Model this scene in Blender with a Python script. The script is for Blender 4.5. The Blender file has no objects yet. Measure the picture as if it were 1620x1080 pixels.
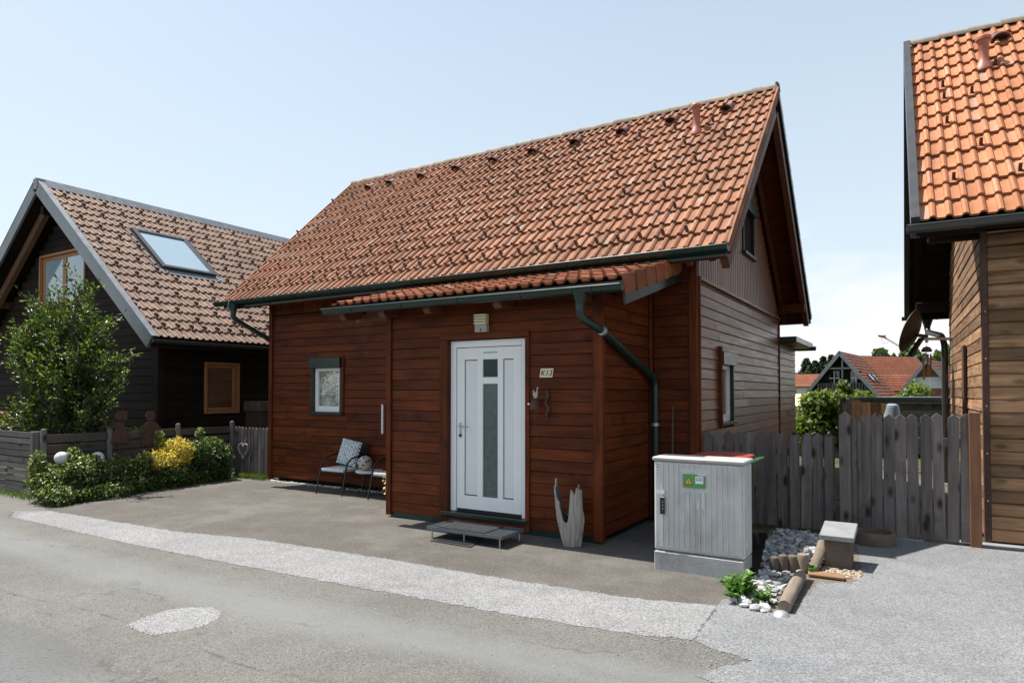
import bpy, bmesh, math, random
import numpy as np
from mathutils import Vector, Matrix
random.seed(7); rng = np.random.default_rng(7)
R = math.radians
SC = bpy.context.scene
COL = SC.collection

# ------------------------------------------------------------------ camera, sky, sun, exposure
cam = bpy.data.cameras.new('camera'); camo = bpy.data.objects.new('camera', cam); COL.objects.link(camo)
camo.location = (0, 0, 1.6); camo.rotation_euler = (R(91.3), 0, R(31.7))
cam.lens = 36*1045/1620; cam.sensor_width = 36; cam.shift_y = 56/1620; cam.clip_end = 3000; cam.clip_start = .05
SC.camera = camo
SUN_DIR = Vector((-.485, -.02, 1)).normalized()          # towards the sun
world = bpy.data.worlds.new('World'); SC.world = world; world.use_nodes = True
wt = world.node_tree; wt.nodes.clear()
sky = wt.nodes.new('ShaderNodeTexSky'); sky.sky_type = 'NISHITA'; sky.sun_disc = False
sky.sun_elevation = math.asin(SUN_DIR.z); sky.sun_rotation = math.atan2(SUN_DIR.x, SUN_DIR.y)
sky.air_density = 1.0; sky.dust_density = 2.2; sky.ozone_density = .7; sky.altitude = 350
def wn(t, **k):
    n = wt.nodes.new(t)
    for a, b in k.items(): setattr(n, a, b)
    return n
tc = wn('ShaderNodeTexCoord'); sep = wn('ShaderNodeSeparateXYZ'); wt.links.new(tc.outputs['Generated'], sep.inputs[0])
def wmath(op, a, b=None, clamp=False):
    n = wn('ShaderNodeMath', operation=op, use_clamp=clamp)
    for i, v in enumerate((a, b)):
        if v is None: continue
        if isinstance(v, (int, float)): n.inputs[i].default_value = v
        else: wt.links.new(v, n.inputs[i])
    return n.outputs[0]
mp = wn('ShaderNodeMapping'); mp.inputs['Scale'].default_value = (1, 1, 2.6); mp.inputs['Location'].default_value = (.35, .2, .0)
wt.links.new(tc.outputs['Generated'], mp.inputs[0])
cn = wn('ShaderNodeTexNoise'); cn.inputs['Scale'].default_value = 3.4; cn.inputs['Detail'].default_value = 9; cn.inputs['Roughness'].default_value = .56
wt.links.new(mp.outputs[0], cn.inputs['Vector'])
# cumulus bank low over the horizon, thin veil above
bank = wmath('SUBTRACT', 1, wmath('MULTIPLY', wmath('ABSOLUTE', wmath('SUBTRACT', sep.outputs['Z'], .07)), 5.5), True)
dens = wmath('ADD', cn.outputs['Fac'], wmath('MULTIPLY', bank, .22))
cl = wn('ShaderNodeMapRange'); cl.inputs['From Min'].default_value = .54; cl.inputs['From Max'].default_value = .66; wt.links.new(dens, cl.inputs['Value'])
cfac = wmath('MULTIPLY', wmath('MULTIPLY', cl.outputs[0], bank), .85, True)
mixc = wn('ShaderNodeMixRGB'); mixc.inputs['Color2'].default_value = (6.5, 6.5, 6.55, 1)
wt.links.new(cfac, mixc.inputs['Fac'])
veil = wn('ShaderNodeMixRGB'); veil.inputs['Color2'].default_value = (4.95, 5.7, 6.1, 1)   # summer haze, thinning towards the zenith
hz_ = wmath('POWER', wmath('SUBTRACT', 1, wmath('MAXIMUM', sep.outputs['Z'], 0)), 1.25)
wt.links.new(wmath('ADD', wmath('MULTIPLY', hz_, .70), .22), veil.inputs['Fac'])
wt.links.new(sky.outputs[0], veil.inputs['Color1'])
wt.links.new(veil.outputs[0], mixc.inputs['Color1'])
bg = wn('ShaderNodeBackground'); bg.inputs['Strength'].default_value = .079
wt.links.new(mixc.outputs[0], bg.inputs[0])
wo = wn('ShaderNodeOutputWorld'); wt.links.new(bg.outputs[0], wo.inputs[0])
sl = bpy.data.lights.new('sun', 'SUN'); sl.energy = 4.4; sl.angle = R(.53); sl.color = (1, .945, .87)
so = bpy.data.objects.new('sun', sl); COL.objects.link(so); so.rotation_euler = SUN_DIR.to_track_quat('Z', 'Y').to_euler(); so.location = (-20, 0, 40)
vs = SC.view_settings; vs.view_transform = 'Standard'; vs.look = 'None'; vs.gamma = 1; vs.use_curve_mapping = False; vs.exposure = 1.1

# ------------------------------------------------------------------ material helpers
class NB:
    def __init__(s, name):
        s.m = bpy.data.materials.new(name); s.m.use_nodes = True; s.t = s.m.node_tree
        s.b = s.t.nodes['Principled BSDF']; s.out = s.t.nodes['Material Output']
        s.g = s.n('ShaderNodeNewGeometry'); s.oi = s.n('ShaderNodeObjectInfo')
        r = s.math('FRACT', s.math('ADD', s.oi.outputs['Random'], s.g.outputs['Random Per Island']))
        s.rnd = r
    def n(s, t, **k):
        x = s.t.nodes.new(t)
        for a, b in k.items(): setattr(x, a, b)
        return x
    def set(s, sock, v):
        if hasattr(v, 'is_output'): s.t.links.new(v, sock)
        else: sock.default_value = v
    def math(s, op, a, b=0.0, clamp=False):
        x = s.n('ShaderNodeMath', operation=op, use_clamp=clamp); s.set(x.inputs[0], a); s.set(x.inputs[1], b); return x.outputs[0]
    def vec(s, op, a, b):
        x = s.n('ShaderNodeVectorMath', operation=op); s.set(x.inputs[0], a); s.set(x.inputs[1], b); return x.outputs[0]
    def pos(s, scale=(1, 1, 1), jitter=0, obj=False):
        p = s.g.outputs['Position']
        if obj: p = s.n('ShaderNodeTexCoord').outputs['Object']
        if jitter:
            c = s.n('ShaderNodeCombineXYZ')
            for i, k in enumerate((1, 1.7, 2.3)): s.set(c.inputs[i], s.math('MULTIPLY', s.rnd, jitter*k))
            p = s.vec('ADD', p, c.outputs[0])
        return s.vec('MULTIPLY', p, scale)
    def noise(s, vec, scale, detail=4, rough=.55, dist=0):
        x = s.n('ShaderNodeTexNoise'); s.set(x.inputs['Vector'], vec); x.inputs['Scale'].default_value = scale
        x.inputs['Detail'].default_value = detail; x.inputs['Roughness'].default_value = rough; x.inputs['Distortion'].default_value = dist
        return x.outputs['Fac']
    def vor(s, vec, scale, feature='F1', out='Distance', rand=1):
        x = s.n('ShaderNodeTexVoronoi', feature=feature); s.set(x.inputs['Vector'], vec); x.inputs['Scale'].default_value = scale
        x.inputs['Randomness'].default_value = rand
        return x.outputs[out]
    def ramp(s, f, stops):
        x = s.n('ShaderNodeValToRGB'); s.set(x.inputs[0], f); e = x.color_ramp.elements
        while len(e) < len(stops): e.new(.5)
        for i, (p, c) in enumerate(stops):
            e[i].position = p; e[i].color = (*c, 1) if len(c) == 3 else c
        return x.outputs[0]
    def mr(s, f, a, b, c=0., d=1.):
        x = s.n('ShaderNodeMapRange'); s.set(x.inputs['Value'], f)
        for k, v in (('From Min', a), ('From Max', b), ('To Min', c), ('To Max', d)): x.inputs[k].default_value = v
        return x.outputs[0]
    def mix(s, f, a, b, mode='MIX'):
        x = s.n('ShaderNodeMixRGB', blend_type=mode); s.set(x.inputs[0], f)
        for i, v in ((1, a), (2, b)):
            s.set(x.inputs[i], (*v, 1) if isinstance(v, tuple) and len(v) == 3 else v)
        return x.outputs[0]
    def val(s, c, f):     # multiply colour by scalar
        return s.vec('SCALE', c, (0, 0, 0)) if False else s._sc(c, f)
    def _sc(s, c, f):
        x = s.n('ShaderNodeVectorMath', operation='SCALE'); s.set(x.inputs[0], c); s.set(x.inputs['Scale'], f); return x.outputs[0]
    def bump(s, h, strength=.3, dist=.01):
        x = s.n('ShaderNodeBump'); s.set(x.inputs['Height'], h); x.inputs['Strength'].default_value = strength; x.inputs['Distance'].default_value = dist
        s.t.links.new(x.outputs[0], s.b.inputs['Normal'])
    def fin(s, col, rough=.6, spec=.5, metal=0, coat=0):
        if isinstance(col, tuple) and len(col) == 3: col = (*col, 1)
        s.set(s.b.inputs['Base Color'], col); s.set(s.b.inputs['Roughness'], rough)
        s.b.inputs['Specular IOR Level'].default_value = spec; s.b.inputs['Metallic'].default_value = metal
        s.b.inputs['Coat Weight'].default_value = coat
        return s.m

def wood(name, c1, c2, axis, rough=.5, rnd=.5, knots=0, stain=None, bump=.25, spec=.5, coat=0, stain_lo=.55):
    b = NB(name); sc = [16., 16., 16.]; sc['XYZ'.index(axis)] = .9
    p = b.pos(tuple(sc), jitter=31)
    n1 = b.noise(p, 1.6, 6, .62, .4)
    n2 = b.noise(b.pos((1.2, 1.2, 1.2), jitter=17), 1.1, 4, .6)
    f = b.math('ADD', b.math('MULTIPLY', n1, .75), b.math('MULTIPLY', n2, .45))
    col = b.ramp(f, [(.38, c1), (.8, c2)])
    col = b._sc(col, b.mr(b.rnd, 0, 1, 1-rnd/2, 1+rnd/2))
    if stain:
        s = b.mr(b.noise(b.pos((1, 1, 1), jitter=9), 2.2, 5, .6), stain_lo, stain_lo+.2)
        col = b.mix(s, col, stain)
    if knots:
        ks = [7., 7., 7.]; ks['XYZ'.index(axis)] = 3.2
        k = b.vor(b.pos(tuple(ks), jitter=23), .9)
        col = b.mix(b.mr(k, .10, .25, knots, 0), col, (.012, .009, .007))
    b.bump(n1, bump, .006)
    return b.fin(col, b.mr(n1, .3, .8, rough-.08, rough+.12), spec, 0, coat)

def plain(name, c, rough=.5, spec=.5, metal=0, var=.12, vs_=6, bump=0, dirt=None, dirt_s=3, dirt_a=.5, coat=0):
    b = NB(name); n = b.noise(b.pos(), vs_, 5, .6)
    col = b._sc((*c,), b.mr(n, .25, .75, 1-var, 1+var))
    if dirt:
        d = b.mr(b.noise(b.pos((1, 1, .35)), dirt_s, 6, .65), .48, .75, 0, dirt_a)
        col = b.mix(d, col, dirt)
    if bump: b.bump(b.noise(b.pos(), vs_*6, 4), bump, .004)
    return b.fin(col, b.mr(n, .2, .8, max(rough-.06, .02), rough+.08), spec, metal, coat)

def tile_mat(name, c1, c2, lich=.25, rnd=.4, rough=.68):
    b = NB(name)
    n = b.noise(b.pos(jitter=13), 5, 6, .6)
    col = b.ramp(n, [(.3, c1), (.72, c2)])
    col = b._sc(col, b.mr(b.rnd, 0, 1, 1-rnd/2, 1+rnd/2))
    l = b.math('MULTIPLY', b.mr(b.noise(b.pos(jitter=3), 26, 6, .7), .56, .70), b.mr(b.rnd, .45, 1, .1, 1))
    col = b.mix(b.math('MULTIPLY', l, lich), col, (.30, .27, .22))
    g = b.math('MULTIPLY', b.mr(b.rnd, .93, .94), b.mr(b.noise(b.pos(jitter=7), 7, 4), .4, .6, .1, .75))
    col = b.mix(b.math('MULTIPLY', g, min(1, lich*2.6)), col, (.27, .24, .21))
    big = b.noise(b.pos((.5, .5, .5)), 1.3, 4)
    col = b._sc(col, b.mr(big, .3, .7, .86, 1.1))
    run = b.noise(b.pos((3.2, .45, .45)), 1.6, 5, .6)          # weathering washed down the slope
    col = b._sc(col, b.mr(run, .3, .7, .80, 1.14))
    b.bump(b.noise(b.pos(), 60, 4), .25, .004)
    return b.fin(col, b.mr(b.noise(b.pos(jitter=5), 9, 4), .3, .7, rough, rough+.2), .22)

def leaf_mat(name, c1, c2, tip=None, trans=.35, rough=.42):
    b = NB(name)
    col = b.ramp(b.rnd, [(.0, c1), (1., c2)] if not tip else [(.0, c1), (.72, c2), (1., tip)])
    n = b.noise(b.pos(), 2.0, 3)
    col = b._sc(col, b.mr(n, .3, .7, .75, 1.2))
    b.fin(col, rough, .5)
    tr = b.n('ShaderNodeBsdfTranslucent'); b.set(tr.inputs[0], b.mix(1., col, (1.25, 1.35, .55), 'MULTIPLY'))
    ms = b.n('ShaderNodeMixShader'); ms.inputs[0].default_value = trans
    b.t.links.new(b.b.outputs[0], ms.inputs[1]); b.t.links.new(tr.outputs[0], ms.inputs[2]); b.t.links.new(ms.outputs[0], b.out.inputs[0])
    return b.m

def glass(name, tint=(.03, .035, .04), rough=.02, spec=.9):
    b = NB(name); b.b.inputs['IOR'].default_value = 1.6
    n = b.noise(b.pos(), 1.2, 2); b.bump(n, .03, .01)
    return b.fin(tint, rough, spec)

M = {}
# the red-brown stained boarding of the middle house
for ax in 'XYZ':
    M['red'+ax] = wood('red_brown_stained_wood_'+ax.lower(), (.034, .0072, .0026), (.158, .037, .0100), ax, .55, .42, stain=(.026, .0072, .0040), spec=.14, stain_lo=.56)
    M['dark'+ax] = wood('dark_brown_wood_'+ax.lower(), (.0055, .0038, .0031), (.027, .0165, .0125), ax, .8, .6, spec=.15)
    M['grey'+ax] = wood('weathered_grey_wood_'+ax.lower(), (.055, .047, .045), (.185, .160, .150), ax, .8, .6, knots=.9, stain=(.065, .054, .052), spec=.25)
    M['brown'+ax] = wood('weathered_brown_wood_'+ax.lower(), (.085, .047, .025), (.41, .235, .125), ax, .75, 1.0, knots=.6, stain=(.14, .105, .075), spec=.25)
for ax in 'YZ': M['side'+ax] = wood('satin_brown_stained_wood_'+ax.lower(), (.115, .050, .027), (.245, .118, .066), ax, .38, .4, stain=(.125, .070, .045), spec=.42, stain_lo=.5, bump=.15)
M['honey'] = wood('honey_wood', (.26, .105, .038), (.47, .225, .095), 'Z', .5, .2)
M['blind'] = wood('brown_blind_wood', (.13, .045, .016), (.24, .095, .036), 'Y', .5, .25)
M['honeyX'] = wood('honey_wood_across', (.26, .105, .038), (.47, .225, .095), 'Y', .5, .2)
M['beam'] = wood('red_brown_beam_wood', (.062, .022, .011), (.16, .055, .027), 'Y', .55, .2)
M['tile'] = tile_mat('terracotta_tile', (.198, .084, .045), (.305, .140, .078), .5, .42)
M['porchtile'] = tile_mat('porch_terracotta_tile', (.185, .059, .027), (.32, .113, .054), .5, .6)
M['orangetile'] = tile_mat('orange_clay_tile', (.33, .127, .057), (.44, .186, .092), .30, .30)
M['browntile'] = tile_mat('brown_concrete_tile', (.175, .112, .084), (.262, .176, .134), .1, .28)
M['tileedge'] = tile_mat('brown_tile_edge', (.06, .022, .015), (.10, .04, .028), .1, .2)
M['farroof'] = tile_mat('far_red_roof_tile', (.155, .056, .030), (.225, .084, .045), .1, .2)
M['ridge'] = tile_mat('lichen_grown_ridge_tile', (.17, .135, .11), (.33, .28, .225), .8, .4)
M['ventdark'] = plain('dark_red_tile', (.075, .024, .018), .5)
M['ventpipe'] = plain('red_plastic_pipe', (.34, .115, .07), .45)
M['guard'] = plain('brown_snow_guard_metal', (.10, .048, .034), .6, var=.3)
M['lead'] = plain('pale_grey_clip_metal', (.34, .31, .28), .5)
M['green'] = plain('dark_green_coated_metal', (.006, .025, .021), .3, .5, dirt=(.03, .032, .026), dirt_a=.35)
M['anth'] = plain('anthracite_metal', (.035, .037, .040), .35, .6)
M['zinc'] = plain('weathered_zinc_sheet', (.19, .205, .22), .42, .5, .35, var=.2, dirt=(.10, .10, .10), dirt_s=5)
M['steel'] = plain('galvanised_steel', (.42, .43, .44), .4, .5, .7, var=.25)
M['white'] = plain('white_plastic', (.78, .79, .80), .3, .5, var=.02)
M['whitedim'] = plain('white_plastic_panel', (.70, .72, .74), .35, .5, var=.02)
M['black'] = plain('black_metal', (.012, .012, .013), .4)
M['rubber'] = plain('black_rubber', (.014, .014, .014), .8)
M['groove'] = plain('shadow_gap_rubber', (.02, .02, .02), .8)
M['glass'] = glass('window_glass', (.012, .014, .015), .03, .7)
M['skyglass'] = glass('painted_sky_glass', (.26, .36, .42), .03, 1.0)  # pale blue base colour paints in the reflected sky
M['frost'] = plain('frosted_glass', (.075, .095, .105), .22, .6, var=.25, vs_=14)
M['greenglass'] = glass('dark_green_glass', (.003, .026, .020), .06, .25)
M['curtain'] = plain('grey_curtain', (.42, .43, .38), .9, var=.8, vs_=16)
M['concrete'] = plain('weathered_concrete', (.30, .30, .29), .85, var=.2, bump=.5, dirt=(.10, .09, .08), dirt_a=.7)
M['slab'] = plain('pale_concrete_slab', (.20, .21, .215), .85, var=.2, bump=.4, dirt=(.15, .14, .13), dirt_a=.5)
M['pillar'] = plain('brown_stained_concrete', (.115, .088, .068), .9, var=.35, bump=.6, dirt=(.03, .025, .02), dirt_a=.8)
M['cab'] = plain('dirty_grey_cabinet_plastic', (.50, .505, .50), .55, .45, var=.1, vs_=5, bump=.25, dirt=(.22, .20, .175), dirt_s=5, dirt_a=.6)
M['cablid'] = plain('pale_cabinet_lid', (.36, .355, .345), .6, .4, var=.12, dirt=(.25, .22, .18), dirt_s=6, dirt_a=.7)
M['stickergreen'] = plain('green_sticker', (.07, .26, .075), .5, var=.06)
M['yellow'] = plain('amber_sticker', (.62, .33, .045), .5, var=.05)
M['stickerwhite'] = plain('white_sticker', (.62, .68, .70), .5, var=.05)
M['ink'] = plain('black_ink', (.012, .012, .012), .6)
M['binred'] = plain('red_bin_plastic', (.30, .035, .028), .5, dirt=(.2, .1, .08), dirt_a=.4)
M['bingreen'] = plain('green_bin_plastic', (.018, .085, .03), .5)
M['stepsteel'] = plain('dull_step_steel', (.13, .15, .165), .5, .5, .3, var=.2)
M['rust'] = plain('rusted_steel', (.075, .036, .024), .85, var=.4, vs_=20)
M['drift'] = wood('silvered_driftwood', (.17, .155, .135), (.42, .39, .35), 'Z', .85, .1, bump=.9)
M['cavity'] = wood('dark_wood_cavity', (.03, .024, .02), (.10, .085, .07), 'Z', .9, .1)
M['textile'] = plain('white_textile', (.55, .56, .57), .85, var=.06)
M['terracotta'] = plain('terracotta_pot', (.28, .085, .05), .8)
M['stone'] = plain('white_pebble', (.46, .46, .45), .8, var=.3, vs_=30)
M['cream'] = plain('cream_plastic', (.62, .56, .40), .5, var=.05)
M['cream2'] = plain('pale_yellow_canvas', (.66, .58, .33), .8)
M['palewall'] = plain('pale_render', (.60, .58, .54), .9)
M['bark'] = plain('bark', (.075, .058, .045), .9, var=.4, vs_=20, bump=.6)
M['wicker'] = plain('grey_wicker', (.20, .175, .16), .85, var=.5, vs_=40)
M['bluegrey'] = plain('blue_grey_plastic', (.20, .25, .29), .5)
M['yellowpot'] = plain('yellow_pot', (.55, .46, .17), .6)
M['dish'] = plain('grey_dish_metal', (.028, .024, .021), .5, .3, .0)
M['ballmat'] = plain('grey_ceramic', (.42, .39, .37), .5, var=.1)
M['globe'] = plain('white_wicker_globe', (.62, .62, .62), .7, var=.3, vs_=60, bump=1)
M['leaf'] = leaf_mat('plum_leaf', (.014, .030, .008), (.055, .090, .020), (.21, .25, .055), .45, .36)
M['leafdark'] = leaf_mat('dark_evergreen_leaf', (.020, .042, .012), (.065, .105, .028), (.17, .21, .06), .38, .42)
M['leafvar'] = leaf_mat('variegated_leaf', (.05, .085, .02), (.16, .19, .055), (.42, .42, .13), .35, .4)
M['leafyellow'] = leaf_mat('golden_leaf', (.46, .35, .05), (.74, .58, .12), None, .3, .6)
M['leafivy'] = leaf_mat('ivy_leaf', (.04, .08, .016), (.11, .175, .04), (.22, .30, .08), .38, .5)
M['leafvine'] = leaf_mat('vine_leaf', (.06, .10, .02), (.16, .21, .04), (.26, .28, .06), .4, .5)
M['leafweed'] = leaf_mat('fresh_weed_leaf', (.05, .13, .02), (.12, .25, .045), None, .4, .45)
M['pine'] = leaf_mat('dark_conifer_needles', (.012, .026, .011), (.035, .06, .022), None, .2, .6)
M['grass'] = leaf_mat('grass_blade', (.06, .11, .02), (.17, .24, .06), None, .35, .6)
M['flower'] = leaf_mat('pink_and_cream_petal', (.55, .30, .30), (.70, .62, .38), (.40, .07, .12), .3, .6)

M['matgrey'] = plain('grey_mat_fibre', (.035, .038, .042), .95, var=.4, vs_=60)
M['matgrey2'] = plain('worn_grey_rubber', (.075, .078, .082), .8, var=.4, vs_=40)
M['chairback'] = plain('dark_grey_mesh_fabric', (.02, .02, .022), .9)
M['plinth'] = plain('pale_concrete_plinth', (.36, .365, .36), .85, var=.15, bump=.5, dirt=(.10, .09, .075), dirt_s=4, dirt_a=.6)
M['redpost'] = wood('warm_brown_post', (.10, .040, .016), (.25, .11, .045), 'Z', .6, .1)
M['logwood'] = wood('weathered_log', (.10, .078, .058), (.23, .185, .14), 'Y', .85, .2)
M['fenceY'] = wood('dark_fence_boards', (.030, .024, .021), (.095, .078, .066), 'Y', .8, .5, knots=.5)
M['farleaf'] = leaf_mat('far_wood_leaf', (.045, .085, .025), (.10, .15, .045), None, .25, .7)
def pebble():
    b = NB('grey_white_pebble'); col = b.ramp(b.rnd, [(0, (.16, .165, .17)), (.5, (.34, .34, .335)), (1, (.52, .52, .51))]); b.bump(b.noise(b.pos(), 90, 3), .3, .004); return b.fin(b._sc(col, b.mr(b.noise(b.pos(), 25, 4), .3, .7, .75, 1.15)), .8, .4)
M['pebble'] = pebble()
M['chip'] = plain('loose_chipping', (.27, .27, .265), .9, var=.5, vs_=120)
M['gritstone'] = plain('sandy_pebble', (.36, .29, .21), .9, var=.4, vs_=30)

def asphalt(name, c1, c2, agg, speck, kind):
    b = NB(name); p = b.pos()
    fine = b.vor(p, agg, 'F1', 'Color'); fr = b.n('ShaderNodeSeparateColor'); b.set(fr.inputs[0], fine)
    big = b.noise(p, .55, 6, .6)
    mid = b.noise(p, 3.5, 5, .65)
    col = b.ramp(b.math('ADD', b.math('MULTIPLY', big, .6), b.math('MULTIPLY', mid, .4)), [(.32, c1), (.68, c2)])
    col = b._sc(col, b.mr(fr.outputs[0], 0, 1, 1-speck, 1+speck))
    s = b.n('ShaderNodeSeparateXYZ'); b.set(s.inputs[0], p); X, Y = s.outputs[0], s.outputs[1]
    if kind == 'road':
        # polished wheel tracks and a seam of older, darker mastic, running along the street
        wob = b.math('MULTIPLY', b.math('SUBTRACT', b.noise(b.pos((.25, .25, 0)), 1, 3), .5), .9)
        yy = b.math('ADD', b.math('SUBTRACT', Y, b.math('MULTIPLY', X, .045)), wob)
        for c, w, a in ((3.55, .34, .6), (1.9, .42, .7)):
            d = b.math('ABSOLUTE', b.math('SUBTRACT', yy, c))
            f = b.math('MULTIPLY', b.mr(d, w*.3, w, 1, 0), b.mr(b.noise(b.pos((.4, 1, 1)), 1.3, 5, .7), .3, .6, .3, min(1, a+.25)))
            col = b.mix(f, col, (.150, .158, .160))
        lane = b.math('MULTIPLY', b.mr(yy, 2.36, 2.40, 1, 0), b.mr(b.math('ADD', X, wob), -4.3, -3.5, 1, 0))      # older resurfaced lane
        col = b.mix(b.math('MULTIPLY', lane, .6), col, (.088, .092, .093))
        sd_ = b.math('ABSOLUTE', b.math('SUBTRACT', yy, 2.78))
        col = b.mix(b.math('MULTIPLY', b.mr(sd_, .004, .022, 1, 0), b.mr(b.noise(p, 5, 5, .7), .45, .6, 0, .7)), col, (.05, .049, .047))
        wear = b.mr(b.noise(p, 2.1, 7, .75), .6, .74, 0, .5)
        col = b.mix(wear, col, (.095, .092, .088))
        # exposed coarse dark chippings towards the near left
        near = b.mr(b.math('ADD', Y, b.math('MULTIPLY', X, .12)), .9, 1.7, 1, 0)
        ch = b.math('MULTIPLY', near, b.mr(b.noise(p, 28, 5, .7), .52, .6))
        col = b.mix(b.math('MULTIPLY', ch, .8), col, (.045, .044, .042))
        pits = b.mr(b.noise(p, 75, 3, .6), .62, .68, 0, .75)
        col = b.mix(b.math('MULTIPLY', pits, b.mr(mid, .4, .65, .15, 1)), col, (.05, .048, .046))
        # cracks
        wp = b.vec('ADD', p, b._sc(b.n('ShaderNodeTexNoise').outputs['Color'], .0))
        dn = b.n('ShaderNodeTexNoise'); b.set(dn.inputs['Vector'], p); dn.inputs['Scale'].default_value = 2.6; dn.inputs['Detail'].default_value = 5
        wp = b.vec('ADD', b.pos((.32, .9, 1)), b._sc(dn.outputs['Color'], .55))
        cr = b.vor(wp, .8, 'DISTANCE_TO_EDGE')
        cf = b.math('MULTIPLY', b.mr(cr, .003, .014, 1, 0), b.mr(b.noise(p, .8, 4), .46, .56))
        col = b.mix(b.math('MULTIPLY', cf, .5), col, (.045, .044, .042))
    if kind == 'drive':
        wear = b.mr(b.noise(p, 1.1, 6, .7), .5, .72, 0, .6)
        col = b.mix(wear, col, (.145, .136, .124))
        st = b.mr(b.noise(p, .9, 3), .62, .7, 0, .35)
        col = b.mix(st, col, (.07, .065, .06))
    if kind in ('strip', 'apron'):
        st = b.mr(b.noise(p, 1.7, 6, .75), .52, .7, 0, .5 if kind == 'strip' else .38)
        col = b.mix(st, col, (.09, .09, .09) if kind == 'strip' else (.085, .085, .085))
        gap = b.mr(b.noise(p, 120, 3, .6), .6, .68, 0, .6)
        col = b.mix(gap, col, (.07, .07, .072))
    b.bump(b.math('ADD', fr.outputs[0], b.math('MULTIPLY', b.noise(p, 130, 3), 1.2)), .5, .0035)
    return b.fin(col, .88, .35)
M['road'] = asphalt('road_asphalt', (.086, .085, .079), (.137, .134, .124), 150, .40, 'road')
M['drive'] = asphalt('driveway_asphalt', (.060, .055, .049), (.104, .096, .086), 160, .42, 'drive')
M['strip'] = asphalt('pale_chipping_strip', (.155, .158, .16), (.222, .225, .228), 130, .5, 'strip')
M['apron'] = asphalt('pale_blue_grey_chipping', (.128, .134, .141), (.192, .198, .206), 130, .45, 'apron')
def soil():
    b = NB('lawn_and_soil'); p = b.pos()
    col = b.ramp(b.noise(p, 1.2, 6), [(.3, (.035, .045, .018)), (.7, (.075, .085, .035))])
    b.bump(b.noise(p, 20, 5), .6, .03); return b.fin(col, .95, .2)
M['lawn'] = soil()
M['soil'] = plain('dark_garden_soil', (.035, .027, .02), .95, var=.4, vs_=30, bump=1)
M['rafter'] = wood('brown_rafter_wood', (.085, .042, .022), (.19, .095, .05), 'X', .6, .2)
M['bedsoil'] = plain('grey_brown_gritty_soil', (.125, .105, .085), .95, var=.4, vs_=40, bump=1)
M['grit'] = plain('sandy_grit', (.30, .245, .18), .95, var=.4, vs_=40, bump=1)

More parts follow.
